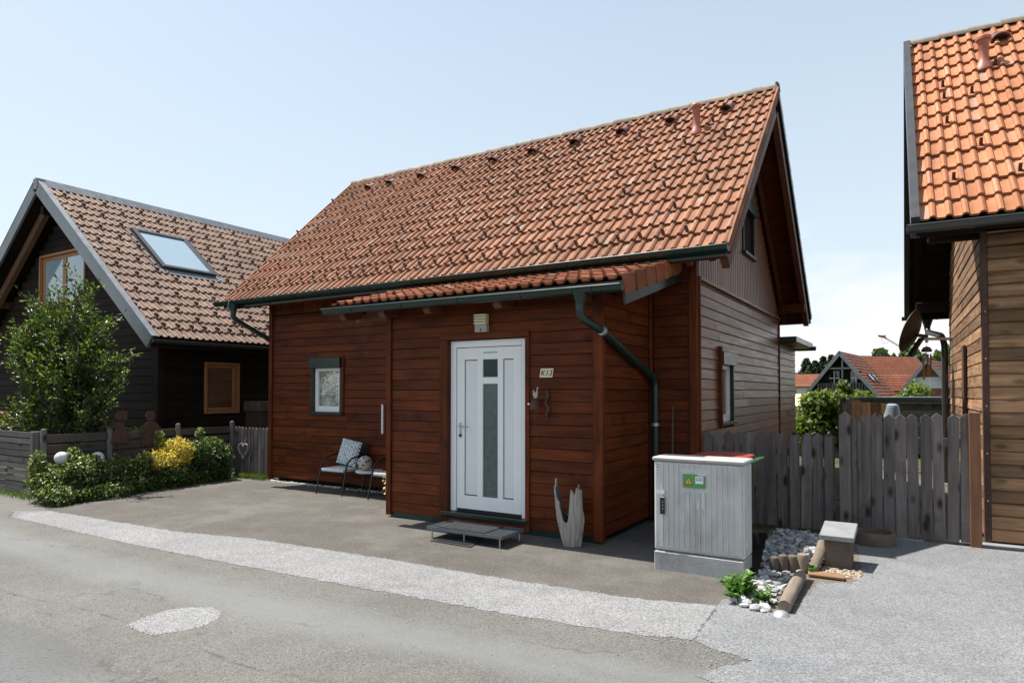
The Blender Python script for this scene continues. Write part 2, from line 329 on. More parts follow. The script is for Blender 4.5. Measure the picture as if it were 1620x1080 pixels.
# ------------------------------------------------------------------ mesh and object helpers
OFF = {}
def nm(v): return v
class MB:
    def __init__(s): s.v = []; s.f = []
    def add(s, vs_, fs):
        o = len(s.v); s.v += [tuple(p) for p in vs_]; s.f += [tuple(i+o for i in f) for f in fs]; return s
    def box(s, x0, x1, y0, y1, z0, z1):
        return s.add([(x0, y0, z0), (x1, y0, z0), (x1, y1, z0), (x0, y1, z0), (x0, y0, z1), (x1, y0, z1), (x1, y1, z1), (x0, y1, z1)],
                     [(0, 3, 2, 1), (4, 5, 6, 7), (0, 1, 5, 4), (1, 2, 6, 5), (2, 3, 7, 6), (3, 0, 4, 7)])
    def prism(s, poly, o, a, b, ext):
        """poly (p,q) in axes a,b from origin o, extruded by vector ext"""
        o, a, b, ext = Vector(o), Vector(a), Vector(b), Vector(ext); n = len(poly)
        A = [o+a*p+b*q for p, q in poly]; B = [p+ext for p in A]
        if a.cross(b).dot(ext) > 0: A, B = B, A
        return s.add(A+B, [tuple(range(n)), tuple(range(2*n-1, n-1, -1))]+[(i, n+i, n+(i+1) % n, (i+1) % n) for i in range(n)])
    def beam(s, p, q, w, h, up=(0, 0, 1)):
        p, q = Vector(p), Vector(q); d = (q-p).normalized(); u = Vector(up); r = d.cross(u).normalized(); u = r.cross(d)
        return s.prism([(-w/2, -h/2), (w/2, -h/2), (w/2, h/2), (-w/2, h/2)], p, r, u, q-p)
    def tube(s, path, r, seg=8, cap=True):
        P = [Vector(p) for p in path]; rs = r if isinstance(r, (list, tuple)) else [r]*len(P); o = len(s.v); prev = None
        for i, p in enumerate(P):
            d = (P[min(i+1, len(P)-1)]-P[max(i-1, 0)]).normalized()
            if prev is None:
                a = d.cross(Vector((0, 0, 1)))
                if a.length < 1e-3: a = d.cross(Vector((1, 0, 0)))
                a.normalize()
            else:
                a = (prev-d*prev.dot(d)); a.normalize()
            prev = a; b = d.cross(a)
            s.v += [tuple(p+(a*math.cos(t)+b*math.sin(t))*rs[i]) for t in [2*math.pi*k/seg for k in range(seg)]]
        for i in range(len(P)-1):
            for k in range(seg):
                s.f.append((o+i*seg+k, o+i*seg+(k+1) % seg, o+(i+1)*seg+(k+1) % seg, o+(i+1)*seg+k))
        if cap:
            s.f.append(tuple(o+k for k in reversed(range(seg)))); e = o+(len(P)-1)*seg; s.f.append(tuple(e+k for k in range(seg)))
        return s
    def lathe(s, prof, c, seg=16, axis=(0, 0, 1)):
        ax = Vector(axis).normalized(); a = ax.orthogonal().normalized(); b = ax.cross(a); c = Vector(c); o = len(s.v)
        for r, z in prof:
            s.v += [tuple(c+ax*z+(a*math.cos(t)+b*math.sin(t))*max(r, 1e-4)) for t in [2*math.pi*k/seg for k in range(seg)]]
        for i in range(len(prof)-1):
            for k in range(seg): s.f.append((o+i*seg+k, o+i*seg+(k+1) % seg, o+(i+1)*seg+(k+1) % seg, o+(i+1)*seg+k))
        s.f.append(tuple(o+k for k in reversed(range(seg)))); e = o+(len(prof)-1)*seg; s.f.append(tuple(e+k for k in range(seg)))
        return s
    def mesh(s, name, off=(0, 0, 0), smooth=False, bevel=0, bseg=1):
        me = bpy.data.meshes.new(name); o = Vector(off)
        me.from_pydata([(x-o.x, y-o.y, z-o.z) for x, y, z in s.v], [], s.f)
        if bevel:
            bm = bmesh.new(); bm.from_mesh(me)
            ed = [e for e in bm.edges if len(e.link_faces) == 2 and e.calc_face_angle(0) > .5]
            bmesh.ops.bevel(bm, geom=ed, offset=bevel, segments=bseg, profile=.7, affect='EDGES', clamp_overlap=True); bm.to_mesh(me); bm.free()
        if smooth:
            me.polygons.foreach_set('use_smooth', [True]*len(me.polygons))
            try: me.set_sharp_from_angle(angle=R(38))
            except Exception: pass
        me.update(); return me
    def build(s, name, mat, parent=None, smooth=False, bevel=0, bseg=1, **tags):
        off = OFF.get(parent.name, Vector()) if parent else Vector()
        me = s.mesh(name, off, smooth, bevel, bseg); me.materials.append(M[mat] if isinstance(mat, str) else mat)
        return link(name, me, parent, **tags)
def link(name, me, parent=None, matrix=None, **tags):
    o = bpy.data.objects.new(name, me); COL.objects.link(o)
    if parent: o.parent = parent; OFF[o.name] = OFF.get(parent.name, Vector())
    if matrix is not None: o.matrix_local = matrix
    for k, v in tags.items(): o[k] = v
    return o
def thing(name, label, cat, loc, group=None, rz=0, local=False):
    o = bpy.data.objects.new(name, None); COL.objects.link(o); o.location = loc; o.rotation_euler = (0, 0, rz)
    o.empty_display_size = .2; o['label'] = label; o['category'] = cat
    if group: o['group'] = group
    OFF[o.name] = Vector() if (local or rz) else Vector(loc)
    return o
def tag(label, cat, group=None):
    d = dict(label=label, category=cat)
    if group: d['group'] = group
    return d
STRUCT = dict(kind='structure')
def bx(name, mat, parent, *b, bevel=0, **k): return MB().box(*b).build(name, mat, parent, bevel=bevel, **k)

LAP = lambda h: [(0, .002), (.021, .002), (.024, .010), (.017, h-.006), (.012, h-.002), (0, h-.002)]
LOG = lambda h: [(0, .001), (.010, .001), (.026, .014), (.034, h*.45), (.030, h-.022), (.012, h-.003), (0, h-.003)]
def clad(parent, O, U, N, u0, u1, z0, z1, h, mat, openings=(), prof=LAP, seg=(2.2, 4.2), limit=None, name='board'):
    """rows of horizontal boards on the plane through O with direction U and outward normal N"""
    O, U, N = Vector(O), Vector(U), Vector(N); z = z0; row = 0
    while z < z1-.02:
        hh = min(h, z1-z); iv = [(u0, u1)]
        if limit: a, b = limit(z+hh*.5); iv = [(max(u0, a), min(u1, b))]
        for (a, b, c, d) in openings:
            if c < z+hh*.5 < d:
                nv = []
                for p, q in iv:
                    if b <= p or a >= q: nv.append((p, q)); continue
                    if a > p: nv.append((p, a))
                    if b < q: nv.append((b, q))
                iv = nv
        for p, q in iv:
            if q-p < .03: continue
            cuts = [p]; t = p+random.uniform(.6, seg[1])
            while t < q-.5: cuts.append(t); t += random.uniform(*seg)
            cuts.append(q)
            for a, b in zip(cuts, cuts[1:]):
                m = MB(); pf_ = prof(hh); k_ = random.uniform(-.004, .004)
                m.prism([(n_+(k_ if n_ > .019 else 0), q_) for n_, q_ in pf_], O+U*(a+.0015)+Vector((0, 0, z))+N*random.uniform(-.0012, .0012), N, (0, 0, 1), U*(b-a-.003)); m.build(name, mat, parent)
        z += h; row += 1

# ---- roof tile: double roll pan tile, .2885 wide
TW, TX = .2885, .318
def tile_geo(verge=0, L=.37, th=.024, lip=.037):
    prof = []
    for k in range(2):
        x0 = k*TW/2; w = TW/2; r = .062
        prof += [(x0, .004), (x0+.02, .0), (x0+w-r-.012, .0), (x0+w-r, .006)]
        for a in (40, 90, 140):
            prof.append((x0+w-r/2-math.cos(R(a))*r/2*1.0, .006+math.sin(R(a))*.030))
    prof.append((TW+.004, .004))
    n = len(prof); m = MB(); vs_ = []
    for y, z in ((0, lip), (L, 0)):
        vs_ += [(x, y, z+q) for x, q in prof]
    vs_ += [(x, 0, lip+q-th) for x, q in prof]          # lower lip
    vs_ += [(x, .05, lip+q-th) for x, q in prof]
    fs = [(i, i+1, n+i+1, n+i) for i in range(n-1)]
    fs += [(2*n+i, 2*n+i+1, i+1, i) for i in range(n-1)]
    fs += [(3*n+i, 3*n+i+1, 2*n+i+1, 2*n+i) for i in range(n-1)]
    m.add(vs_, fs)
    if verge: m.box(TW-.006, TW+.020, 0.001, L-.05, -.065, lip+.012) if verge > 0 else m.box(-.020, .006, .001, L-.05, -.065, lip+.012)
    return m
TILE = {}
def tile_mesh(mat, verge=0):
    k = (mat, verge)
    if k not in TILE:
        me = tile_geo(verge).mesh('roof_tile', smooth=True); me.materials.append(M[mat]); TILE[k] = me
    return TILE[k]
def basis(o, a, u):
    a, u = Vector(a).normalized(), Vector(u).normalized(); n = a.cross(u)
    return Matrix(((a.x, u.x, n.x, o[0]), (a.y, u.y, n.y, o[1]), (a.z, u.z, n.z, o[2]), (0, 0, 0, 1)))
def tile_roof(parent, O, A, Uv, cols, rows, mat, skip=lambda c, r: False, vergeL=False, vergeR=False, cut=(0, 0)):
    """O eave start, A unit along eave, Uv unit up the slope.  300 nearest tiles are parts, the others one mesh"""
    off = OFF[parent.name]; O, A, Uv = Vector(O), Vector(A), Vector(Uv); N = A.cross(Uv)
    lst = []
    for r in range(rows):
        for c in range(cols):
            if skip(c, r): continue
            p = O+A*(c*TW)+Uv*(r*TX)
            v = (1 if vergeR and c == cols-1 else (-1 if vergeL and c == 0 else 0))
            jit = basis(p-off+N*random.uniform(-.002, .003)+A*random.uniform(-.002, .002)+Uv*random.uniform(-.004, .004), A, Uv) @ Matrix.Rotation(random.gauss(0, .004), 4, 'Z') @ Matrix.Rotation(random.gauss(0, .004), 4, 'Y')
            lst.append(((p+Uv*.16).length, v, jit))
    lst.sort(key=lambda t: t[0]); rest = []
    for i, (d, v, mx) in enumerate(lst):
        if i < 300: link('roof_tile', tile_mesh(mat, v), parent, mx)
        else: rest.append((v, mx))
    if rest:
        mb = MB(); g = {v: tile_geo(v) for v in (-1, 0, 1)}
        for v, mx in rest: mb.add([mx @ Vector(p) for p in g[v].v], g[v].f)
        me = mb.mesh('roof_tile', smooth=True); me.materials.append(M[mat]); link('roof_tile', me, parent, kind='stuff')
    return N
GUARD = {}
def guard_mesh(mat):
    if mat not in GUARD:
        m = MB()
        if mat == 'tileedge': m.prism([(-.02, .0), (.13, .0), (.05, .075), (-.012, .085)], (-.014, -.02, -.01), (0, 1, 0), (0, 0, 1), (.028, 0, 0))
        else: m.prism([(-.0, .0), (.045, .0), (.018, .080), (.004, .082)], (-.016, 0, .0), (0, 1, 0), (0, 0, 1), (.032, 0, 0)); m.box(-.022, .022, -.020, .0, .0, .006)
        me = m.mesh('snow_guard'); me.materials.append(M[mat]); GUARD[mat] = me
    return GUARD[mat]
def guards(parent, O, A, Uv, spots, mat='guard', dn=.035):
    off = OFF[parent.name]; O, A, Uv = Vector(O), Vector(A), Vector(Uv); N = A.cross(Uv)
    for c, r in spots:
        p = O+A*(c*TW+.045)+Uv*(r*TX+.06)+N*dn
        link('snow_guard', guard_mesh(mat), parent, basis(p-off, A, Uv))
def ridge_row(parent, p, q, mat, r=.11, step=.33, name='ridge_tile'):
    p, q = Vector(p), Vector(q); d = (q-p).normalized(); n = int((q-p).length/step)
    side = d.cross(Vector((0, 0, 1))).normalized()
    for i in range(n):
        m = MB(); a = p+d*(i*step); b = a+d*(step+.03); ring = []
        for e, rr, dz in ((a, r, .012), (b, r*.92, 0)):
            for k in range(8):
                t = math.pi*(-.06+1.12*k/7); ring.append(e+side*math.cos(t)*rr+Vector((0, 0, 1))*(math.sin(t)*rr*.8+dz-.03+random.uniform(-.002, .002)))
        for e, rr, dz in ((a, r-.018, .012),):
            for k in range(8):
                t = math.pi*(-.06+1.12*k/7); ring.append(e+side*math.cos(t)*rr+Vector((0, 0, 1))*(math.sin(t)*rr*.8+dz-.03))
        fs = [(k, k+1, 8+k+1, 8+k) for k in range(7)]+[(16+k, 16+k+1, k+1, k) for k in range(7)]
        m.add(ring, fs); m.build(name, mat, parent, smooth=True)
def gutter(parent, p, q, mat, r=.065, name='gutter', rings=.8, out=(0, -1, 0)):
    p, q = Vector(p), Vector(q); d = q-p; o = Vector(out); m = MB(); n = 10
    ang = [math.pi*k/n for k in range(n+1)]
    P1 = [(math.cos(a)*r, -math.sin(a)*r) for a in ang]; P2 = [(math.cos(a)*(r-.006), -math.sin(a)*(r-.006)) for a in reversed(ang)]
    m.prism(P1+P2, p, o, (0, 0, 1), d)
    for e in (p, q-d.normalized()*.004): m.prism(P1, e, o, (0, 0, 1), d.normalized()*.004)
    g = m.build(name, mat, parent, smooth=True)
    MB().tube([p+o*(r+.002)+Vector((0, 0, .003)), q+o*(r+.002)+Vector((0, 0, .003))], .009, 6).build('gutter_bead', mat, g, smooth=True)
    k = max(1, int(d.length/rings))
    for i in range(k):
        c = p+d*((i+.6)/k); b = MB(); P3 = [(math.cos(a)*(r+.007), -math.sin(a)*(r+.007)) for a in ang]; P4 = [(x*.97, y*.97) for x, y in reversed(P1)]
        b.prism(P3+P4, c, o, (0, 0, 1), d.normalized()*.028); b.build('gutter_bracket', mat, g)
    return g
def smooth_path(pts, k=5):
    """round the corners of a polyline"""
    P = [Vector(p) for p in pts]; out = [P[0]]
    for i in range(1, len(P)-1):
        a, b, c = P[i-1], P[i], P[i+1]; r = min((a-b).length, (c-b).length)*.42; r = min(r, .14)
        s, e = b+(a-b).normalized()*r, b+(c-b).normalized()*r
        for j in range(k+1):
            t = j/k; out.append(s*(1-t)**2+b*2*t*(1-t)+e*t*t)
    out.append(P[-1]); return out

# ---- foliage
def leaf_mesh(C, D, Nn, ln, wd, name, mat, parent=None, off=(0, 0, 0), fold=.25, **tags):
    """C centres, D leaf directions, Nn normals (N,3) arrays"""
    n = len(C); C = C-np.array(off); D = D/np.linalg.norm(D, axis=1, keepdims=True)
    S = np.cross(D, Nn); S /= np.linalg.norm(S, axis=1, keepdims=True)+1e-9; U = np.cross(S, D)
    l = (ln*rng.uniform(.65, 1.25, n))[:, None]; w = (wd*rng.uniform(.7, 1.2, n))[:, None]
    V = np.empty((n, 4, 3)); V[:, 0] = C-D*l*.5; V[:, 1] = C+S*w*.5+U*w*fold; V[:, 2] = C+D*l*.5-U*l*.08; V[:, 3] = C-S*w*.5+U*w*fold
    me = bpy.data.meshes.new(name); me.vertices.add(n*4); me.vertices.foreach_set('co', V.ravel())
    tri = np.array([[0, 1, 2], [0, 2, 3]]); I = (np.arange(n)[:, None, None]*4+tri[None]).ravel()
    me.loops.add(len(I)); me.loops.foreach_set('vertex_index', I.astype(np.int32)); me.polygons.add(n*2)
    me.polygons.foreach_set('loop_start', np.arange(0, n*6, 3, dtype=np.int32)); me.polygons.foreach_set('loop_total', np.full(n*2, 3, np.int32))
    me.update(calc_edges=True); me.validate(); me.materials.append(M[mat]); return link(name, me, parent, **tags)
def rand_unit(n):
    v = rng.normal(size=(n, 3)); return v/np.linalg.norm(v, axis=1, keepdims=True)
def blob_points(clumps, shell=.5):
    C, Nn = [], []
    for (x, y, z, rx, ry, rz, n) in clumps:
        d = rand_unit(n); r = shell+(1-shell)*rng.random(n)**.6; r *= rng.uniform(.75, 1.12, n)
        C.append(np.array([x, y, z])+d*r[:, None]*np.array([rx, ry, rz])); Nn.append(d)
    return np.concatenate(C), np.concatenate(Nn)
def shrub(name, label, loc, clumps, layers, cat='shrub', zmin=.0, stems=True, group=None, shell=.45):
    """layers: (mat, fraction, leaf length, width, selector)"""
    t = thing(name, label, cat, loc, group); L = np.array(loc)
    for (mat, dens, ln, wd, sel) in layers:
        C, Nn = blob_points([(x, y, z, rx, ry, rz, int(n*dens)) for (x, y, z, rx, ry, rz, n) in clumps], shell)
        k = (C[:, 2] > zmin+.01)
        if sel is not None: k &= sel(C)
        C, Nn = C[k], Nn[k]; n = len(C)
        if n < 3: continue
        D = rand_unit(n)*.8+Nn*.55+np.array([0, 0, .15]); NN = Nn*.5+rand_unit(n)*.6+np.array([0, 0, .6])
        leaf_mesh(C, D, NN, ln, wd, 'foliage', mat, t, loc)
    if stems:
        m = MB()
        for (x, y, z, rx, ry, rz, n) in clumps:
            b = Vector(loc)+Vector((random.uniform(-.08, .08), random.uniform(-.08, .08), 0)); m.tube([b, (b+Vector((x, y, z)))/2+Vector((0, 0, .05)), (x, y, z)], [.014, .010, .004], 5)
        m.build('stem', 'bark', t)
    return t

# ================================================================== SETTING
def sheet(name, pts, z, mat, jag=0, sub=.25, **k):
    """flat polygon with slightly ragged edges"""
    P = []
    for i, p in enumerate(pts):
        q = pts[(i+1) % len(pts)]; L = math.dist(p, q); n = max(1, int(L/sub)) if jag else 1
        for j in range(n):
            t = j/n; x, y = p[0]+(q[0]-p[0])*t, p[1]+(q[1]-p[1])*t
            if j: e_ = random.uniform(-jag, jag); x += e_*(q[1]-p[1])/L; y -= e_*(q[0]-p[0])/L
            P.append((x, y))
    from mathutils.geometry import tessellate_polygon
    bm = bmesh.new(); vs_ = [bm.verts.new((x, y, z)) for x, y in P]
    for tri in tessellate_polygon([[Vector((x, y, 0)) for x, y in P]]): bm.faces.new([vs_[i] for i in tri])
    if z > -.02:
        lo_ = [bm.verts.new((x, y, -.035)) for x, y in P]
        for i in range(len(P)): bm.faces.new((vs_[i], vs_[(i+1) % len(P)], lo_[(i+1) % len(P)], lo_[i]))
    me = bpy.data.meshes.new(name); bm.to_mesh(me); bm.free(); me.materials.append(M[mat]); return link(name, me, None, **k)
sheet('ground', [(-700, -300), (700, -300), (700, 900), (-700, 900)], -.03, 'lawn', **STRUCT)
sheet('road', [(-60, -6), (40, -6), (40, 4.6), (0, 5.3), (-1.2, 5.1), (-8, 4.3), (-10.3, 4.4), (-11.0, 4.72), (-60, 4.72)], -.0015, 'road', .012, **STRUCT)
sheet('driveway', [(-10.05, 4.15), (-6, 4.4), (-1.25, 4.7), (-1.25, 6.05), (-1.3, 7.4), (-1.6, 8.1), (-10.15, 8.1), (-10.85, 7.72), (-10.55, 5.6)], .0, 'drive', .01, **STRUCT)
sheet('chipping_strip', [(-10.35, 4.06), (-9.9, 3.86), (-7.2, 3.84), (-5.18, 3.91), (-3.71, 3.99), (-2.51, 4.07), (-1.64, 4.17), (-1.272, 4.27), (-1.325, 5.05), (-1.92, 4.89), (-2.97, 4.82), (-4.49, 4.79), (-6.23, 4.68), (-7.28, 4.46), (-10.0, 4.33)], .0015, 'strip', .016, .045, **STRUCT)
sheet('side_driveway', [(-1.258, 4.27), (-1.15, 4.2), (-.87, 4.14), (-1.02, 3.9), (-1.1, 3.75), (-.6, 3.6), (1, 3.5), (9, 3.9), (9, 8.75), (.6, 8.55), (-.62, 8.5), (-.62, 8.1), (-.52, 7.2), (-.44, 6.5), (-.50, 6.22), (-.74, 6.08), (-.805, 5.1), (-1.0, 5.06), (-1.31, 5.24)], .003, 'apron', .016, .045, **STRUCT)
# patched oval in the road
ov = [(-4.5+.36*math.cos(t)*1.0+.05*math.cos(3*t), 2.74+.27*math.sin(t)) for t in [2*math.pi*k/36 for k in range(36)]]
ov = [(-4.649, 2.496), (-4.722, 2.645), (-4.726, 2.818), (-4.643, 2.953), (-4.503, 3.04), (-4.35, 3.018), (-4.24, 2.912), (-4.199, 2.788), (-4.226, 2.644), (-4.295, 2.533), (-4.355, 2.483), (-4.508, 2.484)]
sheet('road_patch', ov, 0, 'strip', .010, .03, **STRUCT)
# lane behind the fence, lawn strips
sheet('garden_path', [(-.7, 8.7), (.5, 8.7), (.5, 16), (-.7, 16)], -.02, 'drive', .02, **STRUCT)
sheet('flower_bed', [(-11.35, 4.5), (-10.05, 4.33), (-10.55, 5.6), (-10.85, 7.72), (-10.2, 7.98), (-11.35, 8.05)], -.002, 'soil', .02, **STRUCT)
sheet('gravel_bed_soil', [(-1.30, 5.2), (-1.0, 5.05), (-.68, 5.12), (-.60, 6.0), (-.38, 6.2), (-.38, 6.6), (-.5, 8.2), (-1.5, 8.2), (-1.45, 7.3), (-1.27, 6.0)], .002, 'bedsoil', .015, **STRUCT)
# concrete sill under the gate and kerb by the right-hand house
MB().box(-.62, .02, 8.33, 8.62, -.02, .02).build('gate_sill', 'slab', None, bevel=.006, **STRUCT)
MB().box(.05, 3.5, 8.40, 8.58, -.02, .018).build('house_kerb', 'slab', None, bevel=.006, **STRUCT)
# wooded hill far behind
def hill(name, c, rx, ry, h):
    m = MB(); n = 40; k = 10; vs_ = []
    for i in range(k+1):
        t = i/k
        for j in range(n):
            a = 2*math.pi*j/n; rr = (1-t); vs_.append((c[0]+rx*rr*math.cos(a), c[1]+ry*rr*math.sin(a), -1+h*(1-(1-t)**2)**.9*(1+.06*math.sin(5*a+i))))
    m.add(vs_, [(i*n+j, i*n+(j+1) % n, (i+1)*n+(j+1) % n, (i+1)*n+j) for i in range(k) for j in range(n)])
    return m.build(name, 'pine', None, smooth=True, **STRUCT)
hill('hill', (20, 330, 0), 260, 70, 12)

# ================================================================== MIDDLE HOUSE
XL, XR, YF, YB = -10.10, -2.29, 7.95, 13.40        # main walls
PX0, PX1, PY = -5.84, -2.86, 6.43                  # porch
mh = thing('wooden_house', 'red-brown boarded house with terracotta tiled roof, white front door and porch', 'house', (-6.2, 10.65, 0))
core = MB(); core.box(XL+.05, XR-.16, YF+.16, YB-.05, -.02, 3.2); core.build('inner_wall', 'darkX', mh)
MB().prism([(YF+.12, 3.18), (10.65, 5.95), (YB-.08, 3.18)], (XL+.08, 0, 0), (0, 1, 0), (0, 0, 1), (XR-XL-.24, 0, 0)).build('attic_core', 'darkX', mh)
pc = MB(); pc.box(PX0+.03, PX1-.03, PY+.16, YF+.2, 0.02, 2.62); pc.build('porch_core', 'darkX', mh)
H = .13
fw = bx('wall', 'darkX', mh, XL+.01, XR-.165, YF+.022, YF+.155, .05, 1.2)   # narrow sill wall behind the boards
bx('wall_sheathing', 'darkX', fw, XL+.01, -9.05, YF+.022, YF+.155, 1.2, 3.2); bx('wall_sheathing', 'darkX', fw, -8.22, XR-.165, YF+.022, YF+.155, 1.2, 3.2); bx('wall_sheathing', 'darkX', fw, -9.05, -8.22, YF+.022, YF+.155, 2.19, 3.2)
W1 = (-9.03, -8.24, 1.215, 2.175)
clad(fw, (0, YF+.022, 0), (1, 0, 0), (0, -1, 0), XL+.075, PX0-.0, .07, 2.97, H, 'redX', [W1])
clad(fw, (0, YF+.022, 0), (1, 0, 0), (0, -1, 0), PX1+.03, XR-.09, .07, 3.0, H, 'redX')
# frieze of upright boards under the eaves
x = XL+.075
while x < XR-.1:
    w = .115
    MB().box(x, min(x+w-.004, XR-.095), YF+.001, YF+.022, 3.0, 3.24).build('frieze_board', 'redZ', fw); x += w
for x0, x1 in ((XL-.02, XL+.07), (XR-.085, XR+.012)):
    bx('corner_board', 'redZ', mh, x0, x1, YF-.028, YF+.055, .03, 3.22, bevel=.004)
bx('corner_board', 'redZ', mh, XR-.01, XR+.030, YF+.058, YF+.10, .03, 3.0, bevel=.004)
# east side wall
sw = bx('wall', 'darkY', mh, XR-.155, XR-.022, YF+.06, 8.98, .05, 3.0)
for a in ((9.79, YB, .05, 3.0), (8.98, 9.79, .05, 1.13), (8.98, 9.79, 2.16, 3.0)):
    bx('wall_sheathing', 'darkY', sw, XR-.155, XR-.022, *a)
W2 = (8.99, 9.78, 1.14, 2.15)
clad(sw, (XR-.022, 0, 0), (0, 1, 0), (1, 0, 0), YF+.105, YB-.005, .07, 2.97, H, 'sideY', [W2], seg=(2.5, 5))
bx('belt_board', 'sideY', mh, XR-.02, XR+.034, YF+.105, YB+.02, 2.972, 3.012)
bx('corner_board', 'redZ', mh, XR-.02, XR+.02, YB-.004, YB+.05, .03, 3.0)
# gable of upright boards
gw = MB().prism([(YF+.05, 3.0), (YF+.05, 3.15), (10.65, 5.92), (YB-.02, 3.15), (YB-.02, 3.0)], (XR-.15, 0, 0), (0, 1, 0), (0, 0, 1), (.125, 0, 0)).build('gable_wall', 'darkZ', mh)
y = YF+.012
UW = (10.42, 11.24, 3.72, 4.62)
while y < YB:
    w = .112; yc = y+w/2; top = 3.12+(min(yc-7.95, 13.35-yc))*.93; m = MB()
    for a, b in (((3.014, top),) if not (UW[0]-.03 < yc < UW[1]+.03) else ((3.014, UW[2]), (UW[3], max(top, UW[3]+.02)))):
        if b > a+.02: MB().prism([(0, 0), (.014, .004), (.022, .02), (.022, w-.02), (.014, w-.006), (0, w-.002)], (XR-.024, y, a), (1, 0, 0), (0, 1, 0), (0, 0, b-a)).build('gable_board', 'sideZ', gw)
    y += w
# roof decks with boarded undersides
RX0, RX1, RY, RZ = -10.73, -1.80, 10.65, 6.22
EY, EZ = 7.45, 3.205
uf = Vector((0, RY-EY, RZ-EZ)).normalized(); ub = Vector((0, RY-14.02, RZ-3.04)).normalized()
roof = MB().prism([(EY+.03, EZ-.0), (RY, RZ-.02), (RY, RZ-.16), (EY+.03, EZ-.12)], (RX0+.02, 0, 0), (0, 1, 0), (0, 0, 1), (RX1-RX0-.04, 0, 0)).build('roof', 'redX', mh)
MB().prism([(14.0, 3.06), (RY, RZ-.02), (RY, RZ-.16), (14.0, 2.94)], (RX0+.02, 0, 0), (0, 1, 0), (0, 0, 1), (RX1-RX0-.04, 0, 0)).build('roof_deck', 'redX', roof)
m = MB(); nb = Vector((0, ub.z, -ub.y))
for i in range(14):      # rear slope, only its verge edge can be seen
    a = Vector((RX0, 14.02, 3.04))+ub*(i*TX); m.prism([(0, .0), (0, .05), (.322, .025), (.322, .0)], a, ub, nb, (RX1-RX0+.02, 0, 0))
m.build('tile_slope', 'tile', roof)
N = tile_roof(roof, (RX0, EY-.03, EZ), (1, 0, 0), uf, 31, 14, 'tile', vergeR=True, vergeL=True)
sp = [(c, 1) for c in range(0, 30)]
for k, r in enumerate((3, 5, 7, 9, 11)):
    sp += [(c, r) for c in range((k % 2), 30, 2)]
guards(roof, (RX0, EY-.03, EZ), (1, 0, 0), uf, sp)
ridge_row(roof, (RX0, RY, RZ+.03), (RX1-.0, RY, RZ+.03), 'ridge', .115, .33)
MB().prism([(0, 0), (.0, .12), (.10, .15), (.2, .12), (.2, 0)], (RX1-.02, RY-.1, RZ-.03), (0, 1, 0), (0, 0, 1), (.035, 0, 0)).build('ridge_end', 'ridge', roof, bevel=.01)
def vent_tile(parent, c, A, Uv, mat='ventdark', s=1):
    off = OFF[parent.name]; m = MB(); w = .085*s; vs_ = []
    for (y, k) in ((0, 1), (.20*s, .12)):
        for a in range(9):
            t = math.pi*a/8; vs_.append((math.cos(t)*w, y, math.sin(t)*.085*s*k+.006))
    for a in range(9):
        t = math.pi*a/8; vs_.append((math.cos(t)*w*.8, .0, math.sin(t)*.068*s+.004))
    for a in range(9):
        t = math.pi*a/8; vs_.append((math.cos(t)*w*.8, .08, math.sin(t)*.05*s+.004))
    m.add(vs_, [(a, a+1, 9+a+1, 9+a) for a in range(8)]+[(18+a, 18+a+1, a+1, a) for a in range(8)]+[(27+a, 27+a+1, 18+a+1, 18+a) for a in range(8)]+[tuple(range(27, 36))])
    me = m.mesh('vent_tile', smooth=True); me.materials.append(M[mat]); return link('vent_tile', me, parent, basis(Vector(c)-off, A, Uv))
for x in (-2.47, -3.33, -4.17, -5.03, -5.87, -6.72, -7.58, -8.44, -9.27, -9.87):
    vent_tile(roof, Vector((x, EY-.03, EZ))+uf*(12*TX+.04)+N*.035, (1, 0, 0), uf, s=1.15)
def vent_pipe(parent, p, h=.42, r=.055, mat='ventpipe', up=(0, 0, 1)):
    m = MB(); m.lathe([(r*1.9, -.06), (r*1.75, .0), (r*1.15, .05), (r*1.05, .1), (r, .11), (r, h-.10), (r*1.12, h-.09), (r*1.12, h-.05)], p, 16); o = m.build('vent_pipe', mat, parent, smooth=True)
    MB().lathe([(r*1.15, h-.06), (r*1.5, h-.055), (r*1.5, h-.02), (r*1.2, h), (.01, h+.008)], p, 16).build('vent_cap', mat, o, smooth=True)
    for k in range(3): MB().lathe([(r*.9, 0), (r*1.06, .004), (r*1.06, .010), (r*.9, .014)], Vector(p)+Vector((0, 0, .10+.03*k+.12)), 14).build('pipe_ring', mat, o, smooth=True)
    return o
vent_pipe(roof, Vector((-2.81, EY-.03, EZ))+uf*(10*TX+.14)+N*.02)
# verge boards, flying rafters, purlins
for sgn, (ye, ze), u in ((1, (EY+.02, EZ-.02), uf), (-1, (14.0, 3.05), ub)):
    dn = Vector((0, u.z, -u.y)) if sgn > 0 else Vector((0, -u.z, u.y))
    MB().beam(Vector((RX1+.012, ye, ze))+dn*.02, Vector((RX1+.012, RY, RZ-.03))+dn*.02, .022, .09, up=-dn).build('verge_flashing', 'green' if sgn < 0 else 'tileedge', roof)
    MB().beam(Vector((RX1-.06, ye, ze))+dn*.17, Vector((RX1-.06, RY, RZ-.05))+dn*.17, .09, .16, up=-dn).build('flying_rafter', 'beam', roof)
    MB().beam(Vector((XR+.03, ye, ze))+dn*.12, Vector((XR+.03, RY, RZ-.02))+dn*.12, .06, .10, up=-dn).build('wall_plate', 'beam', roof)
for (y, z) in ((13.42, 3.10), (10.65, 5.83)):
    bx('purlin', 'redX', roof, XR-.1, RX1-.02, y-.06, y+.06, z, z+.16, bevel=.012)
bx('fascia', 'green', roof, RX0, RX1, 13.99, 14.05, 2.93, 3.06)
